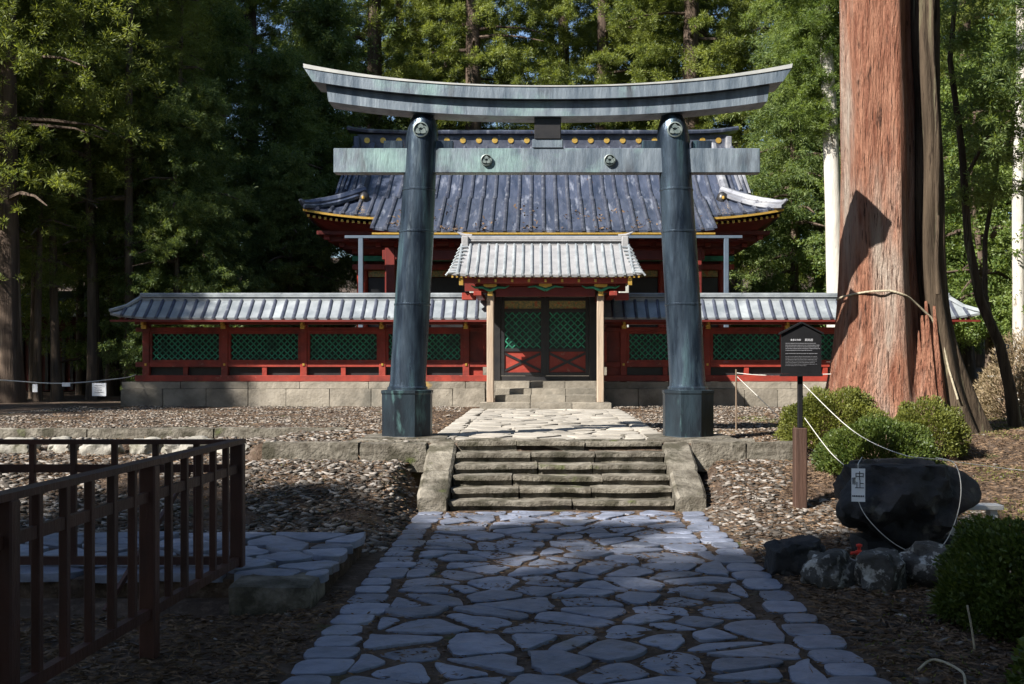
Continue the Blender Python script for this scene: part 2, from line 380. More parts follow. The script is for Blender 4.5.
# kerbs, steps ------------------------------------------------------
def rough_block(mb, x0, x1, y0, y1, z0, z1, b=.03, wob=.012, seg=None, slope=None, under=0):
    """subdivided block with worn edges; slope(y)->dz"""
    nx = max(2, int((x1-x0)/.09)); ny = max(2, int((y1-y0)/.09)); nz = max(2, int((z1-z0)/.06))
    nx, ny, nz = min(nx, 30), min(ny, 20), min(nz, 10)
    idx = {}; vs = []
    sd = random.uniform(0, 100)
    def vert(i, j, k):
        if (i, j, k) in idx: return idx[(i, j, k)]
        x = x0+(x1-x0)*i/nx; y = y0+(y1-y0)*j/ny; z = z0+(z1-z0)*k/nz
        hx, hy, hz = (x1-x0)/2, (y1-y0)/2, (z1-z0)/2
        c = Vector(((x0+x1)/2, (y0+y1)/2, (z0+z1)/2)); p = Vector((x, y, z))-c
        bb = min(b, hx*.8, hy*.8, hz*.8)
        q = Vector((max(-hx+bb, min(hx-bb, p.x)), max(-hy+bb, min(hy-bb, p.y)), max(-hz+bb, min(hz-bb, p.z))))
        d = p-q
        if d.length > 1e-6: p = q+d.normalized()*bb
        n = Vector((mnoise.noise(Vector((x*3+sd, y*3, z*3))), mnoise.noise(Vector((x*3, y*3+sd, z*3))), mnoise.noise(Vector((x*2.5, y*3, z*3+sd)))))
        n2 = mnoise.noise(Vector((x*11+sd, y*11, z*11)))
        p = p+n*wob+Vector((n2, n2, n2))*wob*.4+c
        if under: p.y += under*(1-k/nz)*(1 if j < ny/2 else 0)
        idx[(i, j, k)] = len(vs); vs.append(p); return idx[(i, j, k)]
    fs = []
    for i in range(nx):
        for j in range(ny):
            for k in (0, nz): fs.append((vert(i, j, k), vert(i+1, j, k), vert(i+1, j+1, k), vert(i, j+1, k)))
    for i in range(nx):
        for k in range(nz):
            for j in (0, ny): fs.append((vert(i, j, k), vert(i+1, j, k), vert(i+1, j, k+1), vert(i, j, k+1)))
    for j in range(ny):
        for k in range(nz):
            for i in (0, nx): fs.append((vert(i, j, k), vert(i, j+1, k), vert(i, j+1, k+1), vert(i, j, k+1)))
    mb.add(vs, fs)

sl = paving(-8.5, -1.44, 7.75, 9.66, .55, .26, .172, .05, border=False, jit=.3)
mb = MB(); rough_block(mb, -8.5, -1.47, 7.78, 9.63, -.12, .138, .03, .02); tag(mb.build('side_path_bed', M['soil'], None, True), kind='structure')
tag(sl.build('side_stone_path', M['flag'], smooth=True), kind='structure')

st = thing('stone_steps', 'flight of six worn stone steps between sloping side slabs in front of the bronze gateway', 'steps', (.255, 12.35, 0))
H = .655; NS = 6
for k in range(NS):
    f = k/NS; hw = 1.215
    y0 = 12.35+k*.255; x = .255-hw; mb = MB()
    nseg = 2 if k == 0 else random.choice((3, 4)) if k < 5 else 3
    cuts = sorted([0, 1]+[(i+random.uniform(-.2, .2))/nseg for i in range(1, nseg)])
    for a, b in zip(cuts[:-1], cuts[1:]):
        j = random.uniform(-.012, .012); x0_, x1_ = .255-hw+2*hw*a+.001, .255-hw+2*hw*b-.001; zt = H*(k+1)/NS+random.uniform(-.006, .005)
        rough_block(mb, x0_+.004, x1_-.004, y0+j+.05, y0+.34, H*k/NS-.08, zt-.045, .01, .012)
        rough_block(mb, x0_, x1_, y0+j, y0+.36, zt-.058, zt, .014, .012)
    mb.build('step', M['granite'], st, True, off=(.255, 12.35, 0))
for xa, xb in ((-1.30, -.965), (1.475, 1.81)):
    mb = MB()
    cuts = [12.28, 12.95, 13.75]
    for a, b in zip(cuts[:-1], cuts[1:]):
        rough_block(mb, xa, xb, a+.003, b-.003, -.05, .0, .02, .006) if False else None
        # prism with sloping top
        nn = 8; secs = []
        for j in range(nn+1):
            y = a+.003+(b-a-.006)*j/nn; zt = .17+(y-12.28)/1.47*.50
            e = .015 if j in (0, nn) else 0
            wob = lambda s: mnoise.noise(Vector((y*3, s*2.3, xa)))*.008
            secs.append([(xa+e+wob(1), y, -.1), (xb-e+wob(2), y, -.1), (xb-e+wob(3), y, zt-.03-e), (xb-.03-e, y, zt-e+wob(4)), (xa+.03+e, y, zt-e+wob(5)), (xa+e+wob(6), y, zt-.03-e)])
        mb.sweep(secs)
    mb.build('side_slab', M['granite'], st, True, off=(.255, 12.35, 0))
def kerb_line(name, label, cuts, y0, y1, z0, z1, group, m='granite'):
    t = thing(name, label, 'kerb', ((cuts[0]+cuts[-1])/2, y0, z0), group=group)
    for a, b in zip(cuts[:-1], cuts[1:]):
        mb = MB(); rough_block(mb, a+.004, b-.004, y0+random.uniform(-.01, .01), y1, z0, z1+random.uniform(-.012, .012), .03, .016)
        mb.build('kerb_stone', M[m], t, True, off=t.location)
kerb_line('stone_kerb', 'mossy stone kerb left of the steps, in front of the left column base', [-3.25, -2.1, -1.31], 13.5, 13.85, .3, .66, 'kerbs of the upper terrace')
kerb_line('stone_kerb', 'mossy stone kerb right of the steps, ending behind the notice post', [1.815, 2.45, 3.08], 13.5, 13.85, .3, .66, 'kerbs of the upper terrace')
kerb_line('stone_kerb', 'long low stone kerb across the gravel far left, behind the brown fence', [-9.4, -7.9, -6.4, -4.6, -2.72], 16.3, 16.55, .35, .665, 'kerbs of the upper terrace')
kerb_line('stone_edging', 'flush stone edging at the top of the steps between the column bases', [-2.3, -.9, .35, 1.3, 2.6], 13.72, 13.96, .55, .672, None)
mb = MB(); rough_block(mb, -2.02, -1.46, 7.42, 8.0, -.1, .165, .05, .02)
tag(mb.build('stone_block', M['granite'], None, True), 'low rounded stone block beside the brown fence corner post', 'stone block')

# ---------------------------------------------------------------- bronze torii
TC, TY = .12, 14.3
to = thing('torii_gateway', 'weathered blue-green bronze torii gateway standing above the stone steps', 'torii gateway', (TC, TY, .66))
off = to.location
def crest(mb, cx, cy, cz, r):    # raised ring with three heart-shaped leaves
    n = 28; secs = []
    for k in range(n):
        a = 2*math.pi*k/n; q = []
        for rr, yy in ((r, 0), (r, -.03), (r*.86, -.035), (r*.86, 0)):
            q.append((cx+rr*math.cos(a), cy+yy, cz+rr*math.sin(a)))
        secs.append(q)
    vs = [p for q in secs for p in q]
    fs = [(i*4+k, ((i+1) % n)*4+k, ((i+1) % n)*4+(k+1) % 4, i*4+(k+1) % 4) for i in range(n) for k in range(4)]
    mb.add(vs, fs)
    mb.add([(cx+r*.9*math.cos(2*math.pi*k/n), cy-.010, cz+r*.9*math.sin(2*math.pi*k/n)) for k in range(n)], [tuple(range(n))])
    for t in range(3):
        a0 = math.pi/2+t*2*math.pi/3
        P = []
        for k in range(16):
            u = 2*math.pi*k/16
            hx = .52*math.sin(u)**3; hy = .42*math.cos(u)-.16*math.cos(2*u)-.06*math.cos(3*u)
            lx, ly = hx*r*.75, (-hy*.95)*r*.75+r*.43
            P.append((cx+lx*math.cos(a0-math.pi/2)-ly*math.sin(a0-math.pi/2), cz+lx*math.sin(a0-math.pi/2)+ly*math.cos(a0-math.pi/2)))
        vs = [(x, cy-.028, z) for x, z in P]+[(x, cy-.005, z) for x, z in P]
        mb.add(vs, [tuple(range(16))]+[(k, (k+1) % 16, 16+(k+1) % 16, 16+k) for k in range(16)])
M['cap'] = mat('lintel_highlight_copper', (.30, .31, .30), (.42, .42, .40), 4, .5, .1, c3=(.2, .22, .2), s3=3, spec=.5)  # pale colour painting a bright highlight along the lintel's top edge
M['crest'] = mat('crest_metal', (.09, .12, .12), (.18, .21, .20), 12, .5, .2, spec=.5)
for s in (-1, 1):
    bx, tx = TC+s*1.745, TC+s*1.545
    lean = (tx-bx)/(4.72-1.30)
    mb = MB(); mb.lathe([(.25, 1.24), (.25, 1.285), (.232, 1.30), (.222, 1.36), (.222, 2.30), (.228, 2.305), (.228, 2.325), (.219, 2.33), (.214, 3.20), (.221, 3.205), (.221, 3.225), (.210, 3.23),
              (.204, 3.72), (.210, 3.725), (.210, 3.745), (.202, 3.75), (.197, 4.30), (.20, 4.38), (.185, 4.50), (.16, 4.58), (.13, 4.66)], bx, TY, 40, lean=(lean, 0))
    c = mb.build('column', M['copper'], to, True, off=off)
    mb = MB(); zc = 4.45; crest(mb, bx+lean*(zc-1.24), TY-.185, zc, .095); mb.build('crest', M['crest'], c, off=off)
    mb = MB(); mb.lathe([(.335, .64), (.345, .66), (.322, .69), (.325, 1.20), (.335, 1.22), (.335, 1.25), (.27, 1.258)], bx, TY, 8, rot=R(22.5+8*s*0))
    mb.build('column_base', M['copper_dark'], to, off=off)
    mb = MB()
    rough_block(mb, bx-.52, bx+.52, TY-.42, TY+.5, .5, .685, .02, .01)
    mb.build('plinth_slab', M['granite'], to, True, off=off)
def curve_beam(mb, x0, x1, zb, zt, sag, y0, y1, slant, thick_end=0, roofed=False):
    N = 44; secs = []; half = (x1-x0)/2
    for i in range(N+1):
        u = -1+2*i/N; c = sag*(abs(u)**2.3)
        xb = TC+u*(half-slant); xt = TC+u*half; zz0, zz1 = zb+c, zt+c*1.08+thick_end*abs(u)**2
        if roofed:
            secs.append([(xb, y0+.02, zz0), (xb, y1-.02, zz0), (xt, y1, zz1), (xt, (y0+y1)/2+.05, zz1+.05), (xt, (y0+y1)/2-.05, zz1+.05), (xt, y0, zz1)])
        else:
            secs.append([(xb, y0, zz0), (xb, y1, zz0), (xt, y1, zz1), (xt, y0, zz1)])
    mb.sweep(secs)
mb = MB(); curve_beam(mb, TC-2.99, TC+2.99, 4.81, 4.955, .215, TY-.275, TY+.275, .12, .02, False)
# seams of the copper sheathing
for i in range(-4, 5):
    pass
mb.build('top_lintel', M['copper_beam'], to, off=off)
mb = MB(); curve_beam(mb, TC-2.985, TC+2.985, 4.957, 4.972, .228, TY-.285, TY+.285, .012, .02)
mb.build('lintel_highlight', M['cap'], to, off=off)  # thin strip standing in for the sunlit top edge
mb = MB(); curve_beam(mb, -2.60, 2.84, 4.615, 4.80, .18, TY-.20, TY+.20, .03)
mb.build('lower_lintel', M['copper_beam'], to, off=off)
mb = MB(); mb.box(-2.525, 2.745, TY-.10, TY+.10, 3.94, 4.24, .008)
nk = mb.build('tie_beam', M['copper_beam'], to, off=off)
for xx in (TC-.755, TC+.765):
    mb = MB(); crest(mb, xx, TY-.10, 4.09, .072); mb.build('crest', M['crest'], nk, off=off)
mb = MB(); mb.box(TC-.165, TC+.165, TY-.13, TY+.13, 4.35, 4.63, .01); mb.build('centre_strut', M['black'], to, off=off)
mb = MB(); mb.box(TC-.19, TC+.19, TY-.115, TY+.115, 4.242, 4.35, .01); mb.build('strut_seat', M['copper_beam'], to, off=off)
for s in (-1, 1):
    for q in (-1, 1):
        cxm = TC+s*1.60; a = cxm+q*.19; b = cxm+q*.43
        mb = MB(); x0, x1 = min(a, b), max(a, b)
        mb.box(x0, x1, TY-.07, TY+.07, 4.242, 4.34, .008); mb.build('wedge', M['copper'], to, off=off)

# ---------------------------------------------------------------- tiled roofs
def prof_pts(y0, z0, y1, z1, n=10, pw=1.25):   # from eave (y0,z0) to top (y1,z1), concave
    return [(y0+(y1-y0)*i/n, z0+(z1-z0)*(i/n)**pw) for i in range(n+1)]
def ribbed(sheet, ribs, x0, x1, prof, sp, rw, rh, zoff=lambda x, t: 0, xlim=None, th=.05):
    """sheet between x0,x1 along prof; ribs every sp; xlim(t)->(a,b) clip; zoff corner lift"""
    n = len(prof)-1; NX = 36
    rows = []
    for i, (y, z) in enumerate(prof):
        t = i/n; a, b = xlim(t) if xlim else (x0, x1)
        rows.append([(a+(b-a)*k/NX, y, z+zoff(a+(b-a)*k/NX, t)) for k in range(NX+1)])
    sheet.sheet(rows)
    low = [[(p[0], p[1]+.01, p[2]-th) for p in r] for r in rows]
    sheet.sheet(low); sheet.sheet([rows[0], low[0]])
    m = int(round((x1-x0)/sp)); 
    for k in range(m+1):
        x = x0+(x1-x0)*k/m; secs = []
        for i, (y, z) in enumerate(prof):
            t = i/n; a, b = xlim(t) if xlim else (x0, x1)
            if x < a-1e-4 or x > b+1e-4: continue
            zz = z+zoff(x, t)-.004
            secs.append([(x-rw, y, zz), (x-rw*.8, y, zz+rh*.75), (x, y, zz+rh), (x+rw*.8, y, zz+rh*.75), (x+rw, y, zz)])
        if len(secs) > 1:
            secs[0] = [(p[0], p[1]-.02, p[2]-.02) for p in secs[0]]
            ribs.sweep(secs)

# ---------------------------------------------------------------- shrine fence
BX = .15
GY = 25.0
def lattice(mb, x0, x1, z0, z1, y, sp, w, th):
    # two layers of diagonal bars clipped to the rectangle
    for sgn, yy in ((1, y), (-1, y-th)):
        k = -int((z1-z0)/sp)-2
        while True:
            # line x = x0 + k*sp + sgn*(z-z0)
            if sgn == 1: f = lambda z: x0+k*sp+(z-z0)
            else: f = lambda z: x0+k*sp+(z1-z)
            za, zb = z0, z1
            xa, xb = f(za), f(zb)
            lo, hi = min(xa, xb), max(xa, xb)
            if lo > x1: break
            if hi > x0:
                # clip
                pts = []
                if sgn == 1: za2 = max(z0, z0+(x0-(x0+k*sp))); zb2 = min(z1, z0+(x1-(x0+k*sp)))
                else: zb2 = min(z1, z1-(x0-(x0+k*sp))); za2 = max(z0, z1-(x1-(x0+k*sp)))
                if zb2-za2 > .01:
                    A, B = (f(za2), za2), (f(zb2), zb2)
                    d = w*.7071/2*1.414
                    mb.add([(A[0]-d, yy, A[1]), (A[0]+d, yy, A[1]), (B[0]+d, yy, B[1]), (B[0]-d, yy, B[1]),
                            (A[0]-d, yy-th, A[1]), (A[0]+d, yy-th, A[1]), (B[0]+d, yy-th, B[1]), (B[0]-d, yy-th, B[1])],
                           [(4, 5, 6, 7), (0, 3, 2, 1), (0, 4, 7, 3), (1, 2, 6, 5), (0, 1, 5, 4), (3, 7, 6, 2)])
            k += 1
def fence_side(s):
    nm = 'left' if s < 0 else 'right'
    t = thing('shrine_fence', 'red roofed shrine fence with green lattice panels %s of the gate' % nm, 'fence', (BX+s*5, GY, .66), group='roofed fence wings beside the gate')
    o = t.location
    xe = s*8.72                      # outer corner post (relative to BX)
    posts = [8.72, 7.0, 5.27, 3.55, 1.72]
    # stone base: two courses
    x0, x1 = sorted((BX+s*1.30, BX+s*9.2))
    mb = MB(); x = x0
    while x < x1-.05:
        L = min(random.uniform(.7, .95), x1-x)
        rough_block(mb, x+.003, x+L-.003, GY-.08, GY+.6, .55, 1.02+random.uniform(-.004, .004), .014, .006); x += L
    x = x0
    while x < x1-.05:
        L = min(random.uniform(1.0, 1.5), x1-x)
        rough_block(mb, x+.003, x+L-.003, GY-.02, GY+.55, 1.02, 1.17, .012, .005); x += L
    mb.build('stone_base', M['basestone'], t, True, off=o)
    for p in posts:
        mb = MB(); mb.box(BX+s*p-.075, BX+s*p+.075, GY+.12, GY+.28, 1.17, 2.62, .012); mb.build('post', M['red'], t, off=o)
    a, b = sorted((BX+s*1.20, BX+s*8.95))
    for (z0, z1, yy, d) in ((1.175, 1.31, .10, .22), (1.49, 1.60, .135, .14), (2.26, 2.36, .135, .14), (2.42, 2.56, .08, .24)):
        mb = MB(); mb.box(a, b, GY+yy, GY+yy+d, z0, z1, .01); mb.build('rail', M['red'], t, off=o)
    for p0, p1 in zip(posts[:-1], posts[1:]):
        a, b = sorted((BX+s*p0, BX+s*p1)); a += .077; b -= .077
        mb = MB(); c = (a+b)/2
        # openwork low row: black board standing in for the dark openings, centre strut
        mb.box(a, b, GY+.24, GY+.262, 1.31, 1.49); mb.build('dark_opening_fill', M['black'], t, off=o)
        mb = MB(); mb.box(c-.05, c+.05, GY+.15, GY+.236, 1.312, 1.488); mb.build('short_strut', M['red'], t, off=o)
        for q0, q1 in ((a, c-.05), (c+.05, b)):
            for hz in (1.37, 1.43):
                pass
        # frame + lattice
        mb = MB(); fw = .05
        mb.box(a, a+fw, GY+.15, GY+.25, 1.602, 2.258); mb.box(b-fw, b, GY+.15, GY+.25, 1.602, 2.258)
        mb.box(a+fw, b-fw, GY+.15, GY+.25, 1.602, 1.645); mb.box(a+fw, b-fw, GY+.15, GY+.25, 2.215, 2.258)
        mb.build('panel_frame', M['red'], t, off=o)
        mb = MB(); lattice(mb, a+fw, b-fw, 1.645, 2.215, GY+.215, .135, .036, .012); mb.build('lattice', M['green'], t, off=o)
        mb = MB(); mb.box(a+fw, b-fw, GY+.235, GY+.245, 1.645, 2.215); mb.build('lattice_backing', M['greenback'], t, off=o)
    # last small panel next to the gate
    a, b = sorted((BX+s*1.72, BX+s*1.28)); 
    mb = MB(); mb.box(a+(.077 if s > 0 else 0), b-(.0 if s > 0 else .077), GY+.2, GY+.24, 1.31, 2.42); mb.build('end_board', M['red'], t, off=o)
    for p in posts:
        mb = MB(); cx = BX+s*p
        mb.box(cx-.03, cx+.03, GY-.12, GY+.08, 2.40, 2.50, .01); mb.box(cx-.05, cx+.05, GY-.04, GY+.08, 2.32, 2.40, .01)
        mb.box(cx-.022, cx+.022, GY+.10, GY+.118, 1.52, 1.57)
        mb.build('gilt_bracket', M['gold'], t, off=o)
    # rafters under eave
    mb = MB(); x = BX+s*1.25
    while abs(x-BX) < 9.1:
        mb.add([(x-.018, GY-.50, 2.475), (x+.018, GY-.50, 2.475), (x+.018, GY+.18, 2.70), (x-.018, GY+.18, 2.70),
                (x-.018, GY-.50, 2.52), (x+.018, GY-.50, 2.52), (x+.018, GY+.18, 2.745), (x-.018, GY+.18, 2.745)],
               [(0, 1, 2, 3), (4, 7, 6, 5), (0, 4, 5, 1), (0, 3, 7, 4), (1, 5, 6, 2)])
        x += s*.12
    mb.build('rafters', M['darkred'], t, off=o)
    # roof
    sh, rb = MB(), MB()
    ax, bx = sorted((BX+s*1.22, BX+s*9.25))
    lift = lambda x, tt: .10*max(0, (abs(x-BX)-8.2)/1.05)**2*(1-tt)
    def lim(tt):
        out_ = BX+s*(9.25-.45*tt); in_ = BX+s*1.22
        return (min(out_, in_), max(out_, in_))
    ribbed(sh, rb, ax, bx, prof_pts(GY-.54, 2.545, GY-.06, 2.93, 6, 1.1), .242, .036, .05, lift, lim, .045)
    mirror = prof_pts(GY+.94, 2.545, GY+.46, 2.93, 6, 1.1)
    ribbed(sh, rb, ax, bx, mirror, .242, .036, .05, lift, lim, .045)
    # hip end
    rows = []
    for i in range(7):
        tt = i/6; x = BX+s*(9.25-.45*tt); z = 2.545+(2.93-2.545)*tt**1.15
        y0, y1 = GY-.54+.48*tt, GY+.94-.48*tt
        rows.append([(x, y0+(y1-y0)*k/8, z+lift(x, tt)*(abs(k-4)/4)**1.5) for k in range(9)])
    sh.sheet(rows)
    rf = sh.build('roof', M['wall_roof'], t, off=o)
    r2 = rb.build('tile_ribs', M['roof_rib'], rf, off=o)
    mb = MB(); a, b = sorted((BX+s*1.25, BX+s*8.80))
    mb.box(a, b, GY-.07, GY+.47, 2.90, 3.00, .01); mb.box(a, b+0, GY-.10, GY+.50, 3.003, 3.04, .01); mb.box(a, b, GY-.04, GY+.44, 3.043, 3.10, .02)
    mb.tube([(BX+s*8.76, GY-.04, 3.0), (BX+s*9.0, GY-.27, 2.80), (BX+s*9.26, GY-.54, 2.69)], [.05, .045, .04], 6)
    mb.build('ridge', M['wall_roof'], rf, off=o)
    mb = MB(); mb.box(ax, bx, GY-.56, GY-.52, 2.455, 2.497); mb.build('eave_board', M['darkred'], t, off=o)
    if s < 0:
        mb = MB()
fence_side(-1); fence_side(1)

# ---------------------------------------------------------------- gate
gt = thing('shrine_gate', 'small roofed gate with black doors, green lattice and red cross panels', 'gate', (BX, 24, .66)); o = gt.location
GX = BX+.0
def gx(p, d): return (p-538)*d/F
# stone steps of the gate
for (y0, z0, z1, hw) in ((22.95, .60, .785, 1.32), (23.35, .60, .93, 1.03), (23.65, .60, 1.06, 1.03), (23.98, .60, 1.20, 1.03)):
    mb = MB(); n = 3; cuts = [-hw, -hw*.3+random.uniform(-.1, .1), hw*.4, hw]
    for a, b in zip(cuts[:-1], cuts[1:]): rough_block(mb, GX+a+.002, GX+b-.002, y0, y0+.6, z0, z1, .015, .006)
    mb.build('gate_step', M['basestone'], gt, True, off=o)
for s in (-1, 1):
    mb = MB(); mb.box(GX+s*1.11-.072, GX+s*1.11+.072, 23.15, 23.30, .785, 2.98, .015); mb.build('front_post', M['paleWood'], gt, off=o)
    mb = MB(); mb.box(GX+s*1.06-.12, GX+s*1.06+.12, 24.42, 24.62, 1.2, 3.2, .015); mb.build('main_post', M['black'], gt, off=o)
    mb = MB(); mb.box(GX+s*1.11-.05, GX+s*1.11+.05, 23.32, 24.42, 2.85, 2.99, .01); mb.box(GX+s*1.16-.03, GX+s*1.16+.03, 23.33, 24.5, 2.55, 2.66, .01); mb.build('tie', M['darkred'], gt, off=o)
mb = MB(); mb.box(GX-1.0, GX+1.0, 24.45, 24.6, 1.2, 1.30, .01); mb.build('sill', M['black'], gt, off=o)
mb = MB(); mb.box(GX-.028, GX+.028, 24.425, 24.438, 1.31, 2.97, .003); mb.build('meeting_stile', M['black'], gt, off=o)
mb = MB(); mb.box(GX-.935, GX+.935, 24.46, 24.58, 2.982, 3.16, .01); mb.build('head_beam', M['black'], gt, off=o)
for s in (-1, 1):
    a, b = sorted((GX+s*.012, GX+s*.935))
    mb = MB(); fw = .075
    mb.box(a, a+fw, 24.44, 24.5, 1.31, 2.98, .006); mb.box(b-fw, b, 24.44, 24.5, 1.31, 2.98, .006)
    for z in (1.31, 1.82, 2.66, 2.90): mb.box(a+fw, b-fw, 24.442, 24.498, z, z+.07, .006)
    dr = mb.build('door', M['black'], gt, off=o)
    mb = MB(); mb.box(a+fw, b-fw, 24.47, 24.49, 1.38, 1.82); mb.build('red_panel', M['red'], dr, off=o)
    mb = MB()
    for q in (-1, 1):
        xa, xb = (a+fw+.01, b-fw-.01) if q > 0 else (b-fw-.01, a+fw+.01)
        d = .028
        mb.add([(xa, 24.448+q*.003, 1.39-d+.03), (xa, 24.448+q*.003, 1.39+d+.03), (xb, 24.448+q*.003, 1.81+d-.03), (xb, 24.448+q*.003, 1.81-d-.03),
                (xa, 24.468, 1.39-d+.03), (xa, 24.468, 1.39+d+.03), (xb, 24.468, 1.81+d-.03), (xb, 24.468, 1.81-d-.03)],
               [(0, 1, 2, 3), (4, 7, 6, 5), (0, 4, 5, 1), (2, 6, 7, 3), (1, 5, 6, 2), (0, 3, 7, 4)])
    mb.build('cross_brace', M['black'], dr, off=o)
    mb = MB(); lattice(mb, a+fw, b-fw, 1.89, 2.66, 24.478, .15, .036, .01); mb.build('lattice', M['green'], dr, off=o)
    mb = MB(); mb.box(a+fw, b-fw, 24.482, 24.49, 1.89, 2.66); mb.build('lattice_backing', M['greenback'], dr, off=o)
    mb = MB(); mb.box(a+fw, b-fw, 24.46, 24.485, 2.73, 2.90); mb.build('carved_transom', M['carved'], dr, off=o)
# beams
mb = MB(); mb.box(GX-1.42, GX+1.42, 23.12, 23.34, 3.12, 3.25, .012); mb.build('front_beam', M['red'], gt, off=o)
mb = MB(); mb.box(GX-1.0, GX+1.0, 23.10, 23.30, 2.92, 3.115, .012); mb.build('lower_beam', M['darkred'], gt, off=o)
mb = MB(); mb.box(GX-1.72, GX+1.72, 22.92, 23.02, 3.17, 3.29, .01); mb.build('eave_beam', M['red'], gt, off=o)
for s in (-1, 1):
    mb = MB(); mb.box(GX+s*1.36-.08, GX+s*1.36+.08, 23.0, 24.9, 2.93, 3.02, .01); mb.box(GX+s*1.55-.14, GX+s*1.55+.14, 23.25, 23.5, 2.86, 3.0, .01)
    mb.build('bracket_arm', M['red'], gt, off=o)
gf = [(x-.022, x+.022, 22.895, 22.918, 3.19, 3.25) for x in np.linspace(-1.66, 1.66, 11)]+[(-.13, .13, 23.05, 23.097, 3.09, 3.17)]
for s in (-1, 1):
    gf += [(s*1.11-.05, s*1.11+.05, 23.06, 23.098, 2.93, 3.06), (s*1.11-.13, s*1.11+.13, 23.05, 23.097, 3.10, 3.16), (s*1.68-.04, s*1.68+.04, 22.87, 22.893, 3.13, 3.28)]
for q in gf:
    mb = MB(); mb.box(GX+q[0], GX+q[1], *q[2:]); mb.build('gilt_fitting', M['gold'], gt, off=o)
mb = MB()
for s in (-1, 1):
    for q in (-1, 1):
        cx = GX+s*1.11+q*.2
        mb.tube([(GX+s*1.11, 23.07, 3.03), (cx-q*.05, 23.06, 3.10), (cx+q*.1, 23.05, 3.09), (cx+q*.18, 23.05, 3.13)], [.035, .03, .022, .01], 6)
for q in (-1, 1): mb.tube([(GX, 23.06, 3.05), (GX+q*.2, 23.05, 3.12), (GX+q*.36, 23.05, 3.10)], [.04, .025, .01], 6)
mb.build('carved_bracket', M['green'], gt, off=o)
sh, rb = MB(), MB()
lim = lambda t: (GX-1.93+.20*min(1, t*1.0), GX+1.93-.20*min(1, t))
lift = lambda x, t: .05*max(0, (abs(x-GX)-1.2)/.7)**2*(1-t)
ribbed(sh, rb, GX-1.75, GX+1.75, prof_pts(22.80, 3.335, 24.15, 4.05, 9, 1.2), .184, .03, .05, lift, lambda t: (GX-1.93+.18*t, GX+1.93-.18*t), .05)
ribbed(sh, rb, GX-1.75, GX+1.75, prof_pts(25.9, 3.335, 24.55, 4.05, 9, 1.2), .184, .03, .05, lift, lambda t: (GX-1.93+.18*t, GX+1.93-.18*t), .05)
for s in (-1, 1):   # curled verge tiles at the gable ends
    for i in range(9):
        t = i/9; y = 22.80+1.35*t; z = 3.335+.715*t**1.2; x = GX+s*(1.93-.18*t)
        rb.tube([(x-s*.16, y+.02, z+.05), (x, y, z+.035), (x+s*.05, y, z-.02)], .022, 6)
rf = sh.build('roof', M['gate_roof'], gt, off=o); rb.build('tile_ribs', M['wall_roof'], rf, off=o)
mb = MB(); mb.box(GX-1.62, GX+1.62, 24.2, 24.5, 4.0, 4.13, .01); mb.box(GX-1.62, GX+1.62, 24.16, 24.54, 4.133, 4.165, .01); mb.box(GX-1.62, GX+1.62, 24.2, 24.5, 4.168, 4.25, .02)
for s in (-1, 1):
    mb.box(GX+s*1.68-.075, GX+s*1.68+.075, 24.1, 24.6, 3.93, 4.24, .02)
    mb.tube([(GX+s*1.55, 24.35, 4.26), (GX+s*1.72, 24.35, 4.28), (GX+s*1.86, 24.35, 4.35)], [.045, .04, .015], 6)
mb.build('ridge', M['gate_roof'], rf, off=o)
mb = MB()
for x in np.linspace(-1.85, 1.85, 42): mb.box(GX+x-.018, GX+x+.018, 22.82, 22.86, 3.275, 3.315)
mb.build('rafter_tips', M['gold'], gt, off=o)
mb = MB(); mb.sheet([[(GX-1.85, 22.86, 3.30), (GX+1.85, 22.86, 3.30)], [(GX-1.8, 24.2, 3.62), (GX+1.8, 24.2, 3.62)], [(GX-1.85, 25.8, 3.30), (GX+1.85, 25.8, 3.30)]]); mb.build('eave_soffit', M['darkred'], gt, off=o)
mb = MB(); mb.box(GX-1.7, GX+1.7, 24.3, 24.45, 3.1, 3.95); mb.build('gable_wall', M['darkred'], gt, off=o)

# ---------------------------------------------------------------- shrine hall
HX = .14
hall = thing('shrine_hall', 'large red shrine hall with a dark blue ribbed roof behind the gate', 'shrine building', (HX, 33, .66)); o = hall.location
HB = 4.95
mb = MB(); rough_block(mb, HX-5.9, HX+5.9, 30.6, 38, .5, 1.5, .02, .01); mb.build('stone_platform', M['basestone'], hall, True, off=o)
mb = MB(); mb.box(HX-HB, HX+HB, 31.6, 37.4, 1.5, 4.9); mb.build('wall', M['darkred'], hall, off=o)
for i in range(7):
    x = HX-HB+i*2*HB/6
    mb = MB(); mb.lathe([(.15, 1.5), (.15, 4.7)], x, 31.5, 14); mb.build('pillar', M['red'], hall, True, off=o)
for i in range(6):
    a = HX-HB+i*2*HB/6+.17; b = a+2*HB/6-.34
    mb = MB(); mb.box(a, b, 31.5, 31.58, 1.7, 3.9); w_ = mb.build('wall_opening', M['black'], hall, off=o)  # black slab standing in for the dark inside of the opening
    mb = MB(); mb.box(a, b, 31.47, 31.55, 3.93, 4.1); mb.build('transom', M['carved'], hall, off=o)
for z in (4.12, 4.35): 
    mb = MB(); mb.box(HX-HB-.25, HX+HB+.25, 31.3, 31.45, z, z+.14, .01); mb.build('wall_beam', M['red'] if z < 4.3 else M['green'], hall, off=o)
# porch (kohai) posts
for x in (-3.9, -1.75, 2.05, 3.9):
    mb = MB(); mb.box(HX+x-.13, HX+x+.13, 29.2, 29.46, .66, 4.5, .02); mb.build('porch_post', M['darkred'] if abs(x) > 3 else M['plaster'], hall, off=o)
mb = MB(); mb.box(HX-4.1, HX+4.1, 29.22, 29.44, 4.2, 4.45, .02); mb.build('porch_beam', M['darkred'], hall, off=o)
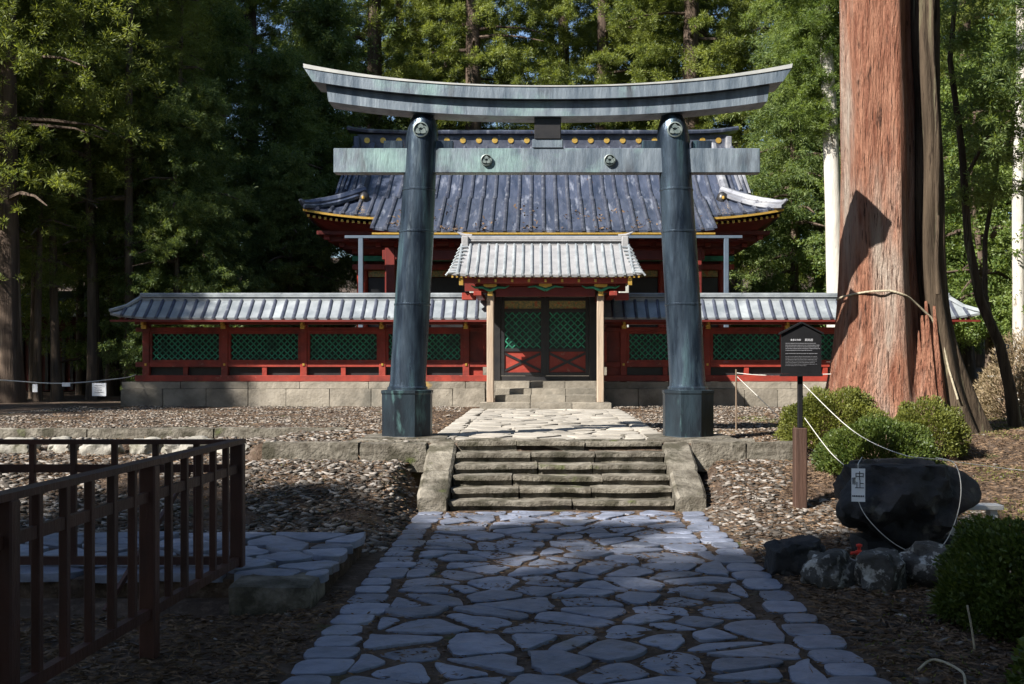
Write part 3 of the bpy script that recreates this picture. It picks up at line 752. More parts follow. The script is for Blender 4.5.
# stepped bracket mass under the eaves
mb = MB()
for i, (e, z0, z1) in enumerate(((.15, 4.5, 4.66), (.45, 4.66, 4.82), (.8, 4.82, 4.98), (1.05, 4.98, 5.08))):
    mb.box(HX-HB-e, HX+HB+e, 31.5-e, 37.5+e, z0, z1-.003)
mb.build('bracket_tier', M['darkred'], hall, off=o)
mb = MB()
for i, (e, z0) in enumerate(((.17, 4.52), (.47, 4.68), (.82, 4.84))):
    n = 22
    for k in range(n+1):
        x = HX-HB-e+k*2*(HB+e)/n
        mb.box(x-.07, x+.07, 31.5-e-.10, 31.5-e-.002, z0+.02, z0+.13)
mb.build('bracket_blocks', M['red'], hall, off=o)
EH, EY, EZ = 6.25, 29.9, 5.33
mb = MB(); rows = []
for (hw, y0, z, li) in ((6.1, 30.05, 5.20, .24), (5.7, 30.4, 5.06, .10), (5.3, 31.0, 4.78, 0), (4.97, 31.45, 4.42, 0)):
    r_ = []
    for k in range(41):
        u = -1+k/20; r_.append((HX+hw*u, y0, z+li*max(0, (abs(u)*hw-3.6)/2.65)**2.2))
    for k in range(1, 11): r_.append((HX+hw, y0+(37.5-y0)*k/10, z+li*max(0, 1-k/4)**2))
    r_ = [(HX-hw, y0+(37.5-y0)*k/10, z+li*max(0, 1-k/4)**2) for k in range(10, 0, -1)]+r_
    rows.append(r_)
mb.sheet(rows); mb.build('eave_soffit', M['darkred'], hall, off=o)
upl = lambda x, t: .24*max(0, (abs(x-HX)-3.6)/2.65)**2.2*(1-t)**1.5
# rafters in two tiers
for (r0, r1, yy0, zz0, zz1, mname) in ((0, 0, EY+.12, 5.17, 5.45, 'u'), (0, 0, EY+.75, 5.04, 5.3, 'l')):
    mb, gb = MB(), MB(); n = 84 if mname == 'u' else 74; hw = EH-.12 if mname == 'u' else EH-.55
    for k in range(n+1):
        x = HX-hw+2*hw*k/n; l_ = upl(x, 0)
        mb.add([(x-.03, yy0, zz0+l_), (x+.03, yy0, zz0+l_), (x+.03, 32, zz1), (x-.03, 32, zz1), (x-.03, yy0, zz0+.07+l_), (x+.03, yy0, zz0+.07+l_), (x+.03, 32, zz1+.07), (x-.03, 32, zz1+.07)],
               [(0, 1, 2, 3), (4, 7, 6, 5), (0, 4, 5, 1), (0, 3, 7, 4), (1, 5, 6, 2)])
        gb.box(x-.032, x+.032, yy0-.012, yy0-.002, zz0+l_, zz0+.07+l_)
    mb.build('rafters', M['red'], hall, off=o); gb.build('rafter_tips', M['gold'], hall, off=o)
sh, rb = MB(), MB()
UY, UZ = 33.6, 7.85      # top of the front slope
prof = prof_pts(EY, EZ+.08, UY, UZ, 14, 1.18)
def zat(y): return EZ+.08+(UZ-EZ-.08)*((y-EY)/(UY-EY))**1.18
tk = (31.25-EY)/(UY-EY)
def limF(t):
    if t <= tk: h = EH-(EH-4.95)*(t/tk)
    else: h = 5.55
    return (HX-h, HX+h)
# lower skirt and upper slope as separate sheets so that the gable overhangs
lowp = [(EY+(31.25-EY)*i/6, zat(EY+(31.25-EY)*i/6)) for i in range(7)]
ribbed(sh, rb, HX-EH+.05, HX+EH-.05, lowp, .327, .05, .075, upl, lambda t: (HX-EH+1.3*t, HX+EH-1.3*t), .06)
upp = [(31.0+(UY-31.0)*i/9, zat(31.0+(UY-31.0)*i/9)+.004) for i in range(10)]
ribbed(sh, rb, HX-5.52, HX+5.52, upp, .327, .05, .075, lambda x, t: 0, None, .08)
# rear slope
rear = [(2*34.0-y, z) for y, z in upp]
ribbed(sh, rb, HX-5.52, HX+5.52, rear, 1.2, .05, .075, lambda x, t: 0, None, .08)
# side skirts
for s in (-1, 1):
    rows = []
    for i in range(7):
        t = i/6; x = HX+s*(EH-1.3*t); z = zat(EY+1.35*t)
        y0, y1 = EY+1.35*t, 38.1-1.35*t
        rows.append([(x, y0+(y1-y0)*k/16, z+.24*(1-t)**1.5*(abs(k-8)/8)**6) for k in range(17)])
    sh.sheet(rows); sh.sheet([[(a, b, c-.06) for a, b, c in r] for r in rows])
    for k in range(1, 20):
        y = 30.3+k*.37
        pts = []
        for i in range(7):
            t = i/6
            if EY+1.35*t <= y <= 38.1-1.35*t: pts.append((HX+s*(EH-1.3*t), y, zat(EY+1.35*t)+.03))
        if len(pts) > 1: rb.tube(pts, .05, 6)
    # gable wall
    sh.add([(HX+s*5.1, 31.2, 6.0), (HX+s*5.1, 36.8, 6.0), (HX+s*5.1, 34.0, 7.9)], [(0, 1, 2)])
# porch roof continues the slope forwards
pp = [(28.75+(30.9-28.75)*i/6, 4.90+(zat(30.9)-4.90+.06)*(i/6)**1.05) for i in range(7)]
ribbed(sh, rb, HX-4.29, HX+4.29, pp, .327, .05, .075, lambda x, t: .07*max(0, (abs(x-HX)-3.2)/1.1)**2*(1-t), None, .06)
rf = sh.build('roof', M['roof'], hall, off=o)
rb.build('tile_ribs', M['roof_rib'], rf, off=o)
mb = MB()
for y, z, hw in ((28.74, 4.835, 4.29),):
    mb.box(HX-hw, HX+hw, y-.005, y+.03, z-.045, z+.0)
N = 30
for s in (-1, 1):
    secs = []
    for i in range(N+1):
        x = HX+s*(4.2+(EH-4.2)*i/N); z = EZ+.02+upl(x, 0)
        secs.append([(x, EY-.012, z-.06), (x, EY+.03, z-.06), (x, EY+.03, z-.005), (x, EY-.012, z-.005)])
    mb.sweep(secs)
mb.build('gilt_eave_edge', M['gold'], rf, off=o)
mb = MB(); mb.sheet([[(HX-4.25, 28.8, 4.80), (HX+4.25, 28.8, 4.80)], [(HX-4.25, 31.4, 5.2), (HX+4.25, 31.4, 5.2)]]); mb.build('porch_soffit', M['darkred'], hall, off=o)
mb = MB()
for k in range(75):
    x = HX-4.2+8.4*k/74; mb.box(x-.02, x+.02, 28.80, 28.83, 4.70, 4.75)
mb.build('porch_rafter_tips', M['gold'], hall, off=o)
# ridge
mb = MB(); mb.box(HX-5.5, HX+5.5, 33.75, 34.25, 7.78, 7.90, .01)
mb.box(HX-5.45, HX+5.45, 33.85, 34.15, 7.90, 8.30); mb.build('ridge_body', M['roof_rib'], rf, off=o)
mb = MB(); secs = []
for i in range(41):
    u = -1+i/20; x = HX+u*5.75; z = 8.30+.12*abs(u)**10
    secs.append([(x, 33.72, z), (x, 34.28, z), (x, 34.30, z+.06), (x, 34.1, z+.14), (x, 33.9, z+.14), (x, 33.70, z+.06)])
mb.sweep(secs); mb.build('ridge_cap', M['roof'], rf, off=o)
mb = MB()
for k in range(23):
    x = HX-5.17+k*.47
    vs = []
    n = 12
    mb.add([(x+.085*math.cos(2*math.pi*i/n), 33.825, 8.12+.085*math.sin(2*math.pi*i/n)) for i in range(n)]+[(x+.085*math.cos(2*math.pi*i/n), 33.848, 8.12+.085*math.sin(2*math.pi*i/n)) for i in range(n)],
           [tuple(range(n))]+[(i, (i+1) % n, n+(i+1) % n, n+i) for i in range(n)])
mb.build('gilt_crests', M['gold'], rf, off=o)
for s in (-1, 1):
    mb = MB()
    mb.box(HX+s*5.45-.09, HX+s*5.45+.09, 33.6, 34.4, 7.75, 8.2, .03)
    # descending ridge and corner ridge
    pts = [(HX+s*4.95, y, zat(y)+.12) for y in np.linspace(33.5, 31.15, 8)]
    mb.tube(pts, .12, 8)
    c = []
    for i in range(9):
        u = i/8; x = HX+s*(4.85+(EH-4.85)*u); y = 31.2-(31.2-EY)*u
        z = zat(y)+.13+upl(x, 0)*u*.8
        c.append((x, y, z))
    c.append((HX+s*(EH+.06), EY-.1, c[-1][2]+.08))
    mb.tube(c, [.13]*7+[.11, .09, .04], 8)
    mb.tube([(p[0]-s*.06, p[1]-.14, p[2]-.11) for p in c[1:-1]], .07, 6)
    for k in range(3): mb.tube([(HX+s*(5.35+k*.12), 33.0-k*.02, zat(33.0)+.05), (HX+s*(5.40+k*.12), 31.4, zat(31.4)+.03-k*.05)], .05, 6)
    mb.build('corner_ridge', M['roof_sunlit'] if s > 0 else M['roof'], rf, off=o)  # right corner gets the sunlit tile colour
    mb = MB(); mb.lathe([(.02, 5.80), (.13, 5.86), (.17, 5.98), (.12, 6.12), (.04, 6.18)], HX+s*4.82, 30.95, 10)
    mb.box(HX+s*4.82-.24, HX+s*4.82+.24, 30.92, 31.0, 5.83, 5.92, .03)
    og = mb.build('ridge_end_ornament', M['black'], rf, True, off=o)
    mb = MB(); mb.lathe([(.01, 5.95), (.04, 5.97), (.04, 6.03), (.01, 6.05)], HX+s*4.82, 30.77, 8); mb.build('gilt_boss', M['gold'], rf, off=o)
# gutter and downpipes
mb = MB(); mb.box(HX-4.95, HX+4.95, 28.60, 28.69, 4.68, 4.75, .01); mb.build('gutter', M['steel'], hall, off=o)
for s in (-1, 1):
    mb = MB(); mb.box(HX+s*4.55-.06, HX+s*4.55+.06, 28.6, 28.7, .66, 4.68, .012); mb.build('downpipe', M['steel'], hall, off=o)

# ---------------------------------------------------------------- trees
def leaves(P, D, L, W, droop=.25, bend=True):
    """P (n,3) positions, D (n,3) directions -> pointed leaf quads"""
    n = len(P); D = D/np.linalg.norm(D, axis=1, keepdims=True)
    rv = rng.normal(size=(n, 3)); S = np.cross(D, rv); S /= np.linalg.norm(S, axis=1, keepdims=True)+1e-9
    L = L*rng.uniform(.6, 1.4, (n, 1)); W = W*rng.uniform(.7, 1.3, (n, 1))
    N = np.cross(S, D)
    a = P; b = P+D*L*.5+S*W*.5+N*L*.06; c = P+D*L+np.array([0, 0, -1])*L*droop; d = P+D*L*.5-S*W*.5+N*L*.06
    V = np.stack([a, b, c, d], 1).reshape(-1, 3); Fq = np.arange(4*n).reshape(n, 4)
    return V, Fq
def crown_points(z0, z1, rad, nb, per, shape, sx=1.0, csize=.8, tufts=8, up=.25):
    """clumps along branches; returns P, D"""
    P, D = [], []
    for _ in range(nb):
        t = rng.uniform(0, 1)**.85; z = z0+(z1-z0)*t
        if shape == 'cone': r = rad*(1-t*.80)*(.55+.45*min(1, t*6))
        elif shape == 'round': r = rad*math.sqrt(max(.05, 1-(2*t-1)**2))
        else: r = rad*(1-t**3*.8)
        a = rng.uniform(0, 2*math.pi); rr = r*rng.uniform(.45, 1.08)
        c = np.array([math.cos(a)*rr, math.sin(a)*rr, z-.22*rr])
        outd = np.array([math.cos(a), math.sin(a), -.25])
        s = csize*rng.uniform(.6, 1.3); nt = int(tufts*rng.uniform(.6, 1.4)); k = max(6, int(per/tufts*rng.uniform(.6, 1.4)))
        tc = c+rng.normal(size=(nt, 3))*np.array([.45, .45, .20])*s+outd*rng.uniform(-1.2, .5, (nt, 1))*s
        q = rng.normal(size=(nt, k, 3))*np.array([1, 1, .7]); q /= np.linalg.norm(q, axis=2, keepdims=True)
        q = q+np.array([0, 0, up])+outd*.35
        rad_ = rng.uniform(.03, .20, (nt, k, 1))*s
        P.append((tc[:, None]+q*rad_).reshape(-1, 3)); D.append((q+rng.normal(size=q.shape)*.25).reshape(-1, 3))
    return np.concatenate(P), np.concatenate(D)
def trunk_mb(h, r0, r1, lean=(0, 0), wob=.1, n=10, limbs=0, lz=(0, 1), lr=2.5, flare=1.5, fl=.8):
    mb = MB(); N = 16; pts = []; rad = []; ph = random.uniform(0, 9)
    for i in range(N+1):
        t = (i/N)**1.4; z = h*t
        pts.append((lean[0]*z+wob*math.sin(t*5+ph)*t**.5, lean[1]*z+wob*math.cos(t*4+ph)*t**.5, z-.25*(i == 0)))
        rad.append((r0+(r1-r0)*t)*(1+(flare-1)*math.exp(-z/fl)))
    mb.tube(pts, rad, n)
    for k in range(limbs):
        t = random.uniform(*lz); z = h*t; i = max(0, min(N-1, int(t**(1/1.4)*N))); p = Vector(pts[i]); p.z = z
        a = random.uniform(0, 6.28); L = lr*random.uniform(.6, 1.1)*(1.1-t*.6)
        q = [p+Vector((math.cos(a)*L*u, math.sin(a)*L*u, (.12*u-.28*u*u)*L+random.uniform(-.05, .05))) for u in (0, .35, .7, 1)]
        mb.tube(q, [.07, .05, .03, .012], 5)
    return mb
protos = {}
def make_proto(key, name, label, cat, group, h, r0, crown, bark, leaf, L, W, limbs=18, wob=.12, droop=.05, tufts=9, up=.25):
    t = thing(name, label, cat, (0, 0, 0), group=group)
    z0, z1, rad, nb, per, shape, cs = crown
    P, D = crown_points(z0, z1, rad, nb, per, shape, csize=cs, tufts=tufts, up=up)
    V, Fq = leaves(P, D, L, W, droop)
    trunk_mb(h, r0, r0*.25, wob=wob, limbs=limbs, lz=(z0/h, .95*z1/h), lr=rad).build('trunk', M[bark], t, True)
    np_mesh('crown', V, Fq, M[leaf], t)
    protos[key] = [t, False]
G = 'trees of the wood around the shrine'
make_proto('ca', 'cedar_tree', 'x', 'tree', G, 27, .42, (4.5, 27, 4.0, 360, 820, 'cone', .72), 'bark', 'cedar', .125, .024)
make_proto('cb', 'cedar_tree', 'x', 'tree', G, 25, .36, (2.5, 25, 3.4, 360, 760, 'col', .68), 'bark', 'cedar', .125, .024)
make_proto('cc', 'cedar_tree', 'x', 'tree', G, 24, .30, (4.6, 24, 3.2, 260, 600, 'cone', .75), 'bark', 'cedar', .125, .025)
make_proto('hi', 'cypress_tree', 'x', 'tree', G, 9.5, .14, (.9, 9.5, 2.3, 260, 620, 'cone', .6), 'bark', 'hinoki', .09, .020, wob=.06, droop=.15, tufts=11, up=-.1)
make_proto('br', 'broadleaf_tree', 'x', 'tree', G, 7.5, .11, (1.6, 8.0, 2.5, 170, 260, 'round', .55), 'bark', 'broad', .085, .045, wob=.3)
make_proto('po', 'bare_trunk_tree', 'x', 'tree', G, 16, .12, (3.4, 16, 1.5, 120, 420, 'cone', .55), 'bark_thin', 'cedar', .09, .014, limbs=14)
LBL = {'ca': 'tall broad cedar in the wood behind the shrine hall', 'cb': 'tall narrow cedar in the wood behind the shrine hall'}
def put(key, x, y, s=1.0, label=None, rz=None, leanx=0):
    p, used = protos[key]
    if used: o_ = copy_tree(p)
    else: o_ = p; protos[key][1] = True
    o_.location = (x, y, ground_z(x, y)-.05); o_.scale = (s, s, s*random.uniform(.95, 1.05))
    o_.rotation_euler = (0, leanx, random.uniform(0, 6.28) if rz is None else rz)
    if label: o_['label'] = label
    return o_
LB = 'tall dark green cedar in the wood directly behind the shrine hall'
for x, y, k in [(-11, 43, 'ca'), (-6.5, 44, 'cb'), (-2.5, 42.5, 'ca'), (2, 44, 'cb'), (6, 43, 'ca'), (10, 44.5, 'cb'), (14, 43, 'ca'),
                (-9, 50, 'cb'), (-4, 51, 'ca'), (.5, 49, 'cb'), (4.5, 51, 'ca'), (13, 51, 'cb'), (18.5, 49, 'ca'), (-14, 49, 'ca'), (8.2, 53, 'ca'), (-3, 57, 'ca'), (1.5, 60, 'cb'), (5.5, 59, 'ca'), (-7, 60, 'ca'), (10, 61, 'ca')]:
    put(k, x+random.uniform(-.8, .8), y, random.uniform(.9, 1.15), LB)
LC = 'pale sunlit cypress growing beside the right end of the shrine hall'
for x, y, s in [(8.2, 37, 1.25), (10.2, 33.5, 1.0), (12.6, 38, 1.3), (9.8, 40, 1.5)]: put('hi', x, y, s, LC)
LD = 'dense dark cypress growing beside the left end of the shrine hall'
for x, y, s in [(-8.0, 35, 1.15), (-10.4, 37, 1.3), (-9.0, 30.5, .9), (-12.2, 33, 1.2), (-7.4, 39, 1.4)]: put('hi', x, y, s, LD)
LE = 'tall cedar in the dark wood at the left edge of the photograph'
for x, y, k, s in [(-15.5, 27.5, 'cc', 1), (-12.5, 27.2, 'cc', .95), (-17.0, 44, 'ca', 1), (-17, 34, 'cb', 1.1), (-18, 41, 'ca', 1), (-22, 46, 'ca', 1.1), (-16.2, 30.8, 'cc', 1),
                   (-24, 40, 'cb', 1.1), (-14.6, 42, 'cb', 1), (-19, 37, 'cb', 1), (-21.5, 41.5, 'ca', 1), (-16.5, 38.5, 'cb', 1.05), (-27, 50, 'ca', 1.1), (-19, 52, 'cb', 1.1)]:
    put(k, x, y, s, LE)
for x, y, s_ in [(-9.3, 29.6, .8), (-7.0, 32.5, .75)]: put('hi', x, y, s_, 'sunlit cypress in front of the dark wood beyond the left fence end')
LF = 'thin bare-trunked tree at the left edge behind the paper-hung cord'
for i in range(26):
    put('po', random.uniform(-13.8, -9.6), random.uniform(26.2, 36), random.uniform(.75, 1.15), LF, leanx=random.uniform(-.03, .03))
LG = 'leafy young broadleaf tree in the sunlit undergrowth behind the giant cedar'
for x, y, s in [(10.5, 27, .95), (12.6, 30, 1.2), (9.6, 31, .9), (15, 34, 1.4), (11.4, 24.4, .75), (17, 40, 1.6)]: put('br', x, y, s, LG)
LH = 'dark evergreen tree standing right of the giant cedar'
for x, y, k, s in [(14.2, 28.5, 'hi', 1.2), (16.5, 32, 'cb', .9), (13.2, 24.6, 'hi', .8), (19.5, 38, 'ca', 1), (15.5, 25.5, 'cb', .75), (22, 44, 'ca', 1.1), (12.8, 34.5, 'cb', .8)]: put(k, x, y, s, LH)
LI = 'tall cedar of the grove beside the approach, left of the photograph, shading the path'
for x, y, k, s in [(-29, -2.5, 'ca', .90), (-25, -1.5, 'cb', .86), (-21, -1.6, 'cb', .82), (-17.5, -1.2, 'ca', .66), (-14, -.8, 'cb', .60), (-10.5, -.6, 'ca', .42), (-7.5, -1.0, 'cb', .36), (-4.5, -2, 'ca', .3),
                   (-32.5, -2.0, 'cb', .95), (-27, -5.5, 'ca', 1.0), (-23, -5, 'ca', .95), (-19, -5, 'ca', .9), (-15, -4.5, 'cb', .8), (-11.5, -4, 'ca', .65), (-8, -4.5, 'cb', .6), (-4.5, -6, 'ca', .6), (0, -7, 'cb', .6), (4, -6.5, 'ca', .5),
                   (-31, -8, 'ca', 1.1), (-21, -9, 'cb', 1.1), (-13, -9, 'ca', 1.0), (-6, -10, 'ca', .9), (-26, -10, 'cb', 1.2), (-17, -8.5, 'ca', 1.0)]:
    put(k, x, y-3.6, s, LI)
LK = 'tall cedar of the wood on the right side of the approach, outside the photograph'
for x, y, k, s in [(11, 1, 'ca', 1.0), (13, 6, 'cb', 1.0), (14.5, 11, 'ca', 1.05), (12, -4, 'cb', .95), (17, 16, 'ca', 1.0), (19, 3, 'ca', 1.1), (16, -8, 'ca', 1.1), (7, -9, 'cb', 1.0), (20.5, 20, 'cb', 1.0), (2, -13, 'ca', 1.1), (22, 10, 'cb', 1.15)]:
    put(k, x, y, s, LK)
LJ = 'tall cedar of the grove beyond the left edge of the photograph'
for x, y, k, s in [(-31, 17, 'cb', 1.0), (-34, 24, 'cb', 1.05), (-24, 27, 'cb', .85), (-29, 10.5, 'cb', .93), (-23, 12.5, 'cb', .80), (-22.5, 20, 'cc', .8)]:
    put(k, x, y, s, LJ)

# giant cedar -------------------------------------------------------
BT = (5.35, 15.9)
gc = thing('giant_cedar', 'giant cedar with a thick reddish-brown trunk and a darker second stem, right of the fence', 'tree', (BT[0], BT[1], .6)); o = gc.location
def big_trunk(cx_f, r_f, z0, z1, nz, na, flute, seed):
    V = []
    for i in range(nz+1):
        t = i/nz; z = z0+(z1-z0)*t**1.6; cx, cy = cx_f(z); 
        for k in range(na):
            a = 2*math.pi*k/na; r = r_f(z, a)
            f = mnoise.noise(Vector((math.cos(a)*flute, math.sin(a)*flute, z*.25+seed)))*.05*(1+1.6*math.exp(-(z-.6)/1.0))
            f += mnoise.noise(Vector((math.cos(a)*flute*4, math.sin(a)*flute*4, z*.7+seed)))*.018
            V.append((cx+(r+f)*math.cos(a), cy+(r+f)*math.sin(a), z))
    I = np.arange((nz+1)*na).reshape(nz+1, na); J = np.roll(I, -1, 1)
    return np.array(V), np.stack([I[:-1].ravel(), J[:-1].ravel(), J[1:].ravel(), I[1:].ravel()], 1)
def bump_a(a, c, w): 
    d = (a-c+math.pi) % (2*math.pi)-math.pi; return math.exp(-(d/w)**2)
def r1(z, a):
    e = math.exp(-max(0, z-.4)/.95)
    r = .525-.004*(z-2)
    r += .05*bump_a(a, R(277), .2)-.17*bump_a(a, R(325), .42)
    return r+e*(.16+.42*bump_a(a, R(183), .5)+.30*bump_a(a, R(240), .35)+.25*bump_a(a, R(300), .35)+.45*bump_a(a, R(-10), .4))
V, Q = big_trunk(lambda z: (4.76-.012*(z-2), 15.9), r1, .3, 13, 110, 120, 2.2, 1.0)
V -= np.array(o); np_mesh('trunk', V, Q, M['bark_red'], gc, True)
def r2(z, a):
    e = math.exp(-max(0, z-.4)/1.1)
    return .175-.003*z+.018*math.sin(z*2.3+a*2)+e*(.13+.25*bump_a(a, R(250), .5)+.12*bump_a(a, R(-20), .5))
V, Q = big_trunk(lambda z: (5.40+.55*math.exp(-max(0, z-.4)/1.0)-.01*z+.025*math.sin(z*1.7)+.02*math.sin(z*.8+1), 15.75), r2, .2, 13, 80, 60, 2.0, 5.0)
V -= np.array(o); np_mesh('second_stem', V, Q, M['bark_brown'], gc, True)
mb = MB()   # ridged roots between the stems
for k in range(9):
    x = 4.98+k*.055; h = random.uniform(1.2, 2.0)
    mb.tube([(x+.06, 15.22+abs(k-4)*.03, .4), (x, 15.34+abs(k-4)*.02, .4+h*.5), (x-.02, 15.52, .5+h)], [.075, .06, .02], 7)
mb.build('root_ridges', M['bark_red'], gc, True, off=o)
mb = MB(); mb.tube([(5.30, 15.25, 2.5), (5.29, 15.28, 3.0), (5.33, 15.32, 3.55)], [.035, .03, .02], 7); mb.build('dead_stub', M['bark_brown'], gc, True, off=o)
P, D = crown_points(21, 37, 4.5, 380, 170, 'cone', csize=1.2); P[:, 0] += .2
V, Fq = leaves(P, D, .2, .05); np_mesh('crown', V, Fq, M['cedar'], gc)
mb = MB(); mb.tube([(4.9-o[0], 15.9-o[1], 12-o[2]), (5.0-o[0], 15.9-o[1], 20-o[2]), (5.1-o[0], 15.9-o[1], 36-o[2])], [.5, .36, .05], 12)
mb.build('upper_trunk', M['bark_red'], gc, True)
# rope band round the two stems
pts = []
for k in range(0, 13):
    a = R(178+k*9.5); z = 2.46+.09*math.sin((k/14)*math.pi*.8)-.14*max(0, k-9)/5
    rr = r1(z, a)+.03
    pts.append((4.76-.012*(z-2)+rr*math.cos(a), 15.9+rr*math.sin(a), z))
mb = MB(); mb.tube(pts+[(5.30, 15.50, 2.20), (5.44, 15.50, 1.92), (5.52, 15.45, 1.5), (5.60, 15.34, 1.1)], .014, 7)
tag(mb.build('trunk_rope', M['rope'], None, True), 'pale rope tied around the giant cedar trunk at the height of the fence roof', 'rope')

# pale trunk trees and crooked slender tree
def single_tree(name, label, base, pts, rad, bark, cr=None, leaf='cedar', forks=()):
    t = thing(name, label, 'tree', base); b = Vector(base)
    mb = MB(); 
    # resample with slight wobble
    mb.tube([Vector(p)-b for p in pts], rad, 10)
    for f, fr in forks: mb.tube([Vector(p)-b for p in f], fr, 7)
    mb.build('trunk', M[bark], t, True)
    if cr:
        Ps, Ds = [], []
        for (c, r, nb, per) in cr:
            P, D = crown_points(-r, r, r, nb, per*6, 'round', csize=.5); Ps.append(P*np.array([1, 1, 1.0])+np.array(Vector(c)-b)); Ds.append(D)
        V, Fq = leaves(np.concatenate(Ps), np.concatenate(Ds), .075, .016, .1); np_mesh('crown', V, Fq, M[leaf], t)
pt = [px(836, 300, 28), px(833, 200, 28), px(830, 120, 28), px(826, 45, 28), px(822, -80, 28)]
base = pt[0].copy(); base.z = .6
single_tree('pale_trunk_tree', 'smooth white-trunked tree with foliage tufts, left of the giant cedar', base, [base]+pt, [.24, .23, .2, .19, .15, .1], 'bark_pale',
            [(px(806, 65, 27.9), .8, 24, 140), (px(800, 10, 28), 1.1, 34, 140), (px(846, 20, 28.3), .9, 24, 130), (px(808, 110, 27.9), .6, 14, 120), (px(822, -75, 28), 2.0, 70, 140)], 'broad')
base = px(1024, 400, 24); base.z = .7
single_tree('pale_trunk_tree', 'slim pale grey trunk at the far right edge', base, [base, px(1019, 330, 24), px(1018, 200, 24), px(1022, 60, 24), px(1020, -150, 24)], [.15, .13, .12, .11, .09], 'bark_pale',
            [(px(1010, -80, 24), 1.8, 60, 130)])
base = px(1016, 425, 17); base.z = .6
single_tree('crooked_tree', 'slender crooked dark tree forking right of the giant cedar', base, [base, px(1010, 390, 17), px(1000, 345, 17), px(980, 300, 17), px(968, 240, 17), px(962, 150, 17), px(950, 60, 17), px(960, -60, 17)],
            [.11, .085, .075, .07, .06, .05, .04, .02], 'bark_brown',
            [(px(1000, 40, 16.6), .9, 20, 110), (px(985, 140, 17), .9, 18, 110), (px(1010, 110, 17.5), .8, 16, 110)], 'hinoki',
            [([px(995, 335, 17), px(985, 300, 17.2), px(985, 240, 17.4), px(1000, 150, 17.6), px(1024, 90, 17.8)], [.05, .045, .035, .025, .012]),
             ([px(965, 180, 17), px(985, 140, 16.8), px(1010, 120, 16.5)], [.035, .025, .01])])

# shrubs -------------------------------------------------------
def shrub(name, label, cat, c, rx, ry, h, n, leaf, L=.05, W=.028, group=None, boxy=1.0, twigs=40):
    zb = ground_z(c[0], c[1])
    t = thing(name, label, cat, (c[0], c[1], zb), group=group)
    u = rng.normal(size=(n, 3)); u[:, 2] = np.abs(u[:, 2]); u /= np.linalg.norm(u, axis=1, keepdims=True)
    u = np.sign(u)*np.abs(u)**boxy
    rr = 1-np.abs(rng.normal(size=(n, 1)))*.16
    lump = np.array([mnoise.noise(Vector((a*2.6+c[0], b*2.6, d*2.6+c[1]))) for a, b, d in u])[:, None]
    P = u*rr*(1+lump*.24)*np.array([rx, ry, h*.93]); P[:, 2] = np.maximum(P[:, 2], .04*rng.uniform(0, 1, n)) + .03
    D = u+rng.normal(size=(n, 3))*.6+np.array([0, 0, .3])
    V, Fq = leaves(P, D, L, W, 0); np_mesh('foliage', V, Fq, M[leaf], t)
    mb = MB()
    for _ in range(twigs):
        a = random.uniform(0, 6.28); r = random.uniform(.2, .92); zt = h*math.sqrt(max(.05, 1-r*r))*.95
        e = Vector((math.cos(a)*r*rx, math.sin(a)*r*ry, zt)); s_ = Vector((e.x*.25, e.y*.25, -.05))
        m_ = s_.lerp(e, .5)+Vector((random.uniform(-.05, .05), random.uniform(-.05, .05), -.03))
        mb.tube([s_, m_, e], [.012, .008, .003], 4)
    mb.build('stems', M['twig'], t)
    return t
GB = 'clipped shrubs around the giant cedar'
shrub('clipped_shrub', 'rounded yellow-green clipped shrub behind the notice board post', 'shrub', (3.66, 14.3), .64, .5, .76, 34000, 'hedge', .032, .018, group=GB, boxy=.72)
shrub('clipped_shrub', 'low spreading dark green shrub between the notice board and the boulder basin', 'shrub', (3.72, 12.6), .64, .55, .62, 30000, 'hedge_dark', .032, .018, group=GB, boxy=.85)
shrub('clipped_shrub', 'twiggy yellow-green clipped shrub at the foot of the giant cedar', 'shrub', (4.70, 13.9), .43, .42, .70, 22000, 'hedge', .030, .017, group=GB, boxy=.75, twigs=90)
shrub('wide_shrub', 'large dark shrub at the right edge beside the lichen rocks', 'shrub', (3.15, 6.9), .72, .7, .70, 44000, 'hedge_dark', .032, .018, boxy=.85)
shrub('wide_shrub', 'dark shrub in the bottom right corner', 'shrub', (2.75, 5.2), .55, .6, .45, 12000, 'hedge_dark', .045, .026)
shrub('fern', 'small feathery green plant behind the pale stick near the right edge', 'plant', (2.62, 7.05), .16, .14, .30, 1400, 'hedge_dark', .10, .012, twigs=8)
shrub('dry_shrub', 'dry brown hedge behind the crooked tree at the right', 'shrub', (9.6, 21.5), 1.5, .8, 1.6, 12000, 'dry', .09, .02, twigs=120)
shrub('dry_shrub', 'sparse twiggy bush beside the fence at the back right', 'shrub', (8.2, 19.3), .9, .6, 1.0, 5000, 'dry', .08, .02, twigs=120)
shrub('wide_shrub', 'low leafy green bush behind the twiggy hedge at the right', 'shrub', (12.4, 22.5), 2.2, 1.0, 1.5, 12000, 'broad', .10, .05)
shrub('moss_mound', 'low mossy mound at the left root of the giant cedar', 'moss', (4.10, 15.45), .18, .2, .5, 6000, 'hedge', .03, .015, twigs=4)

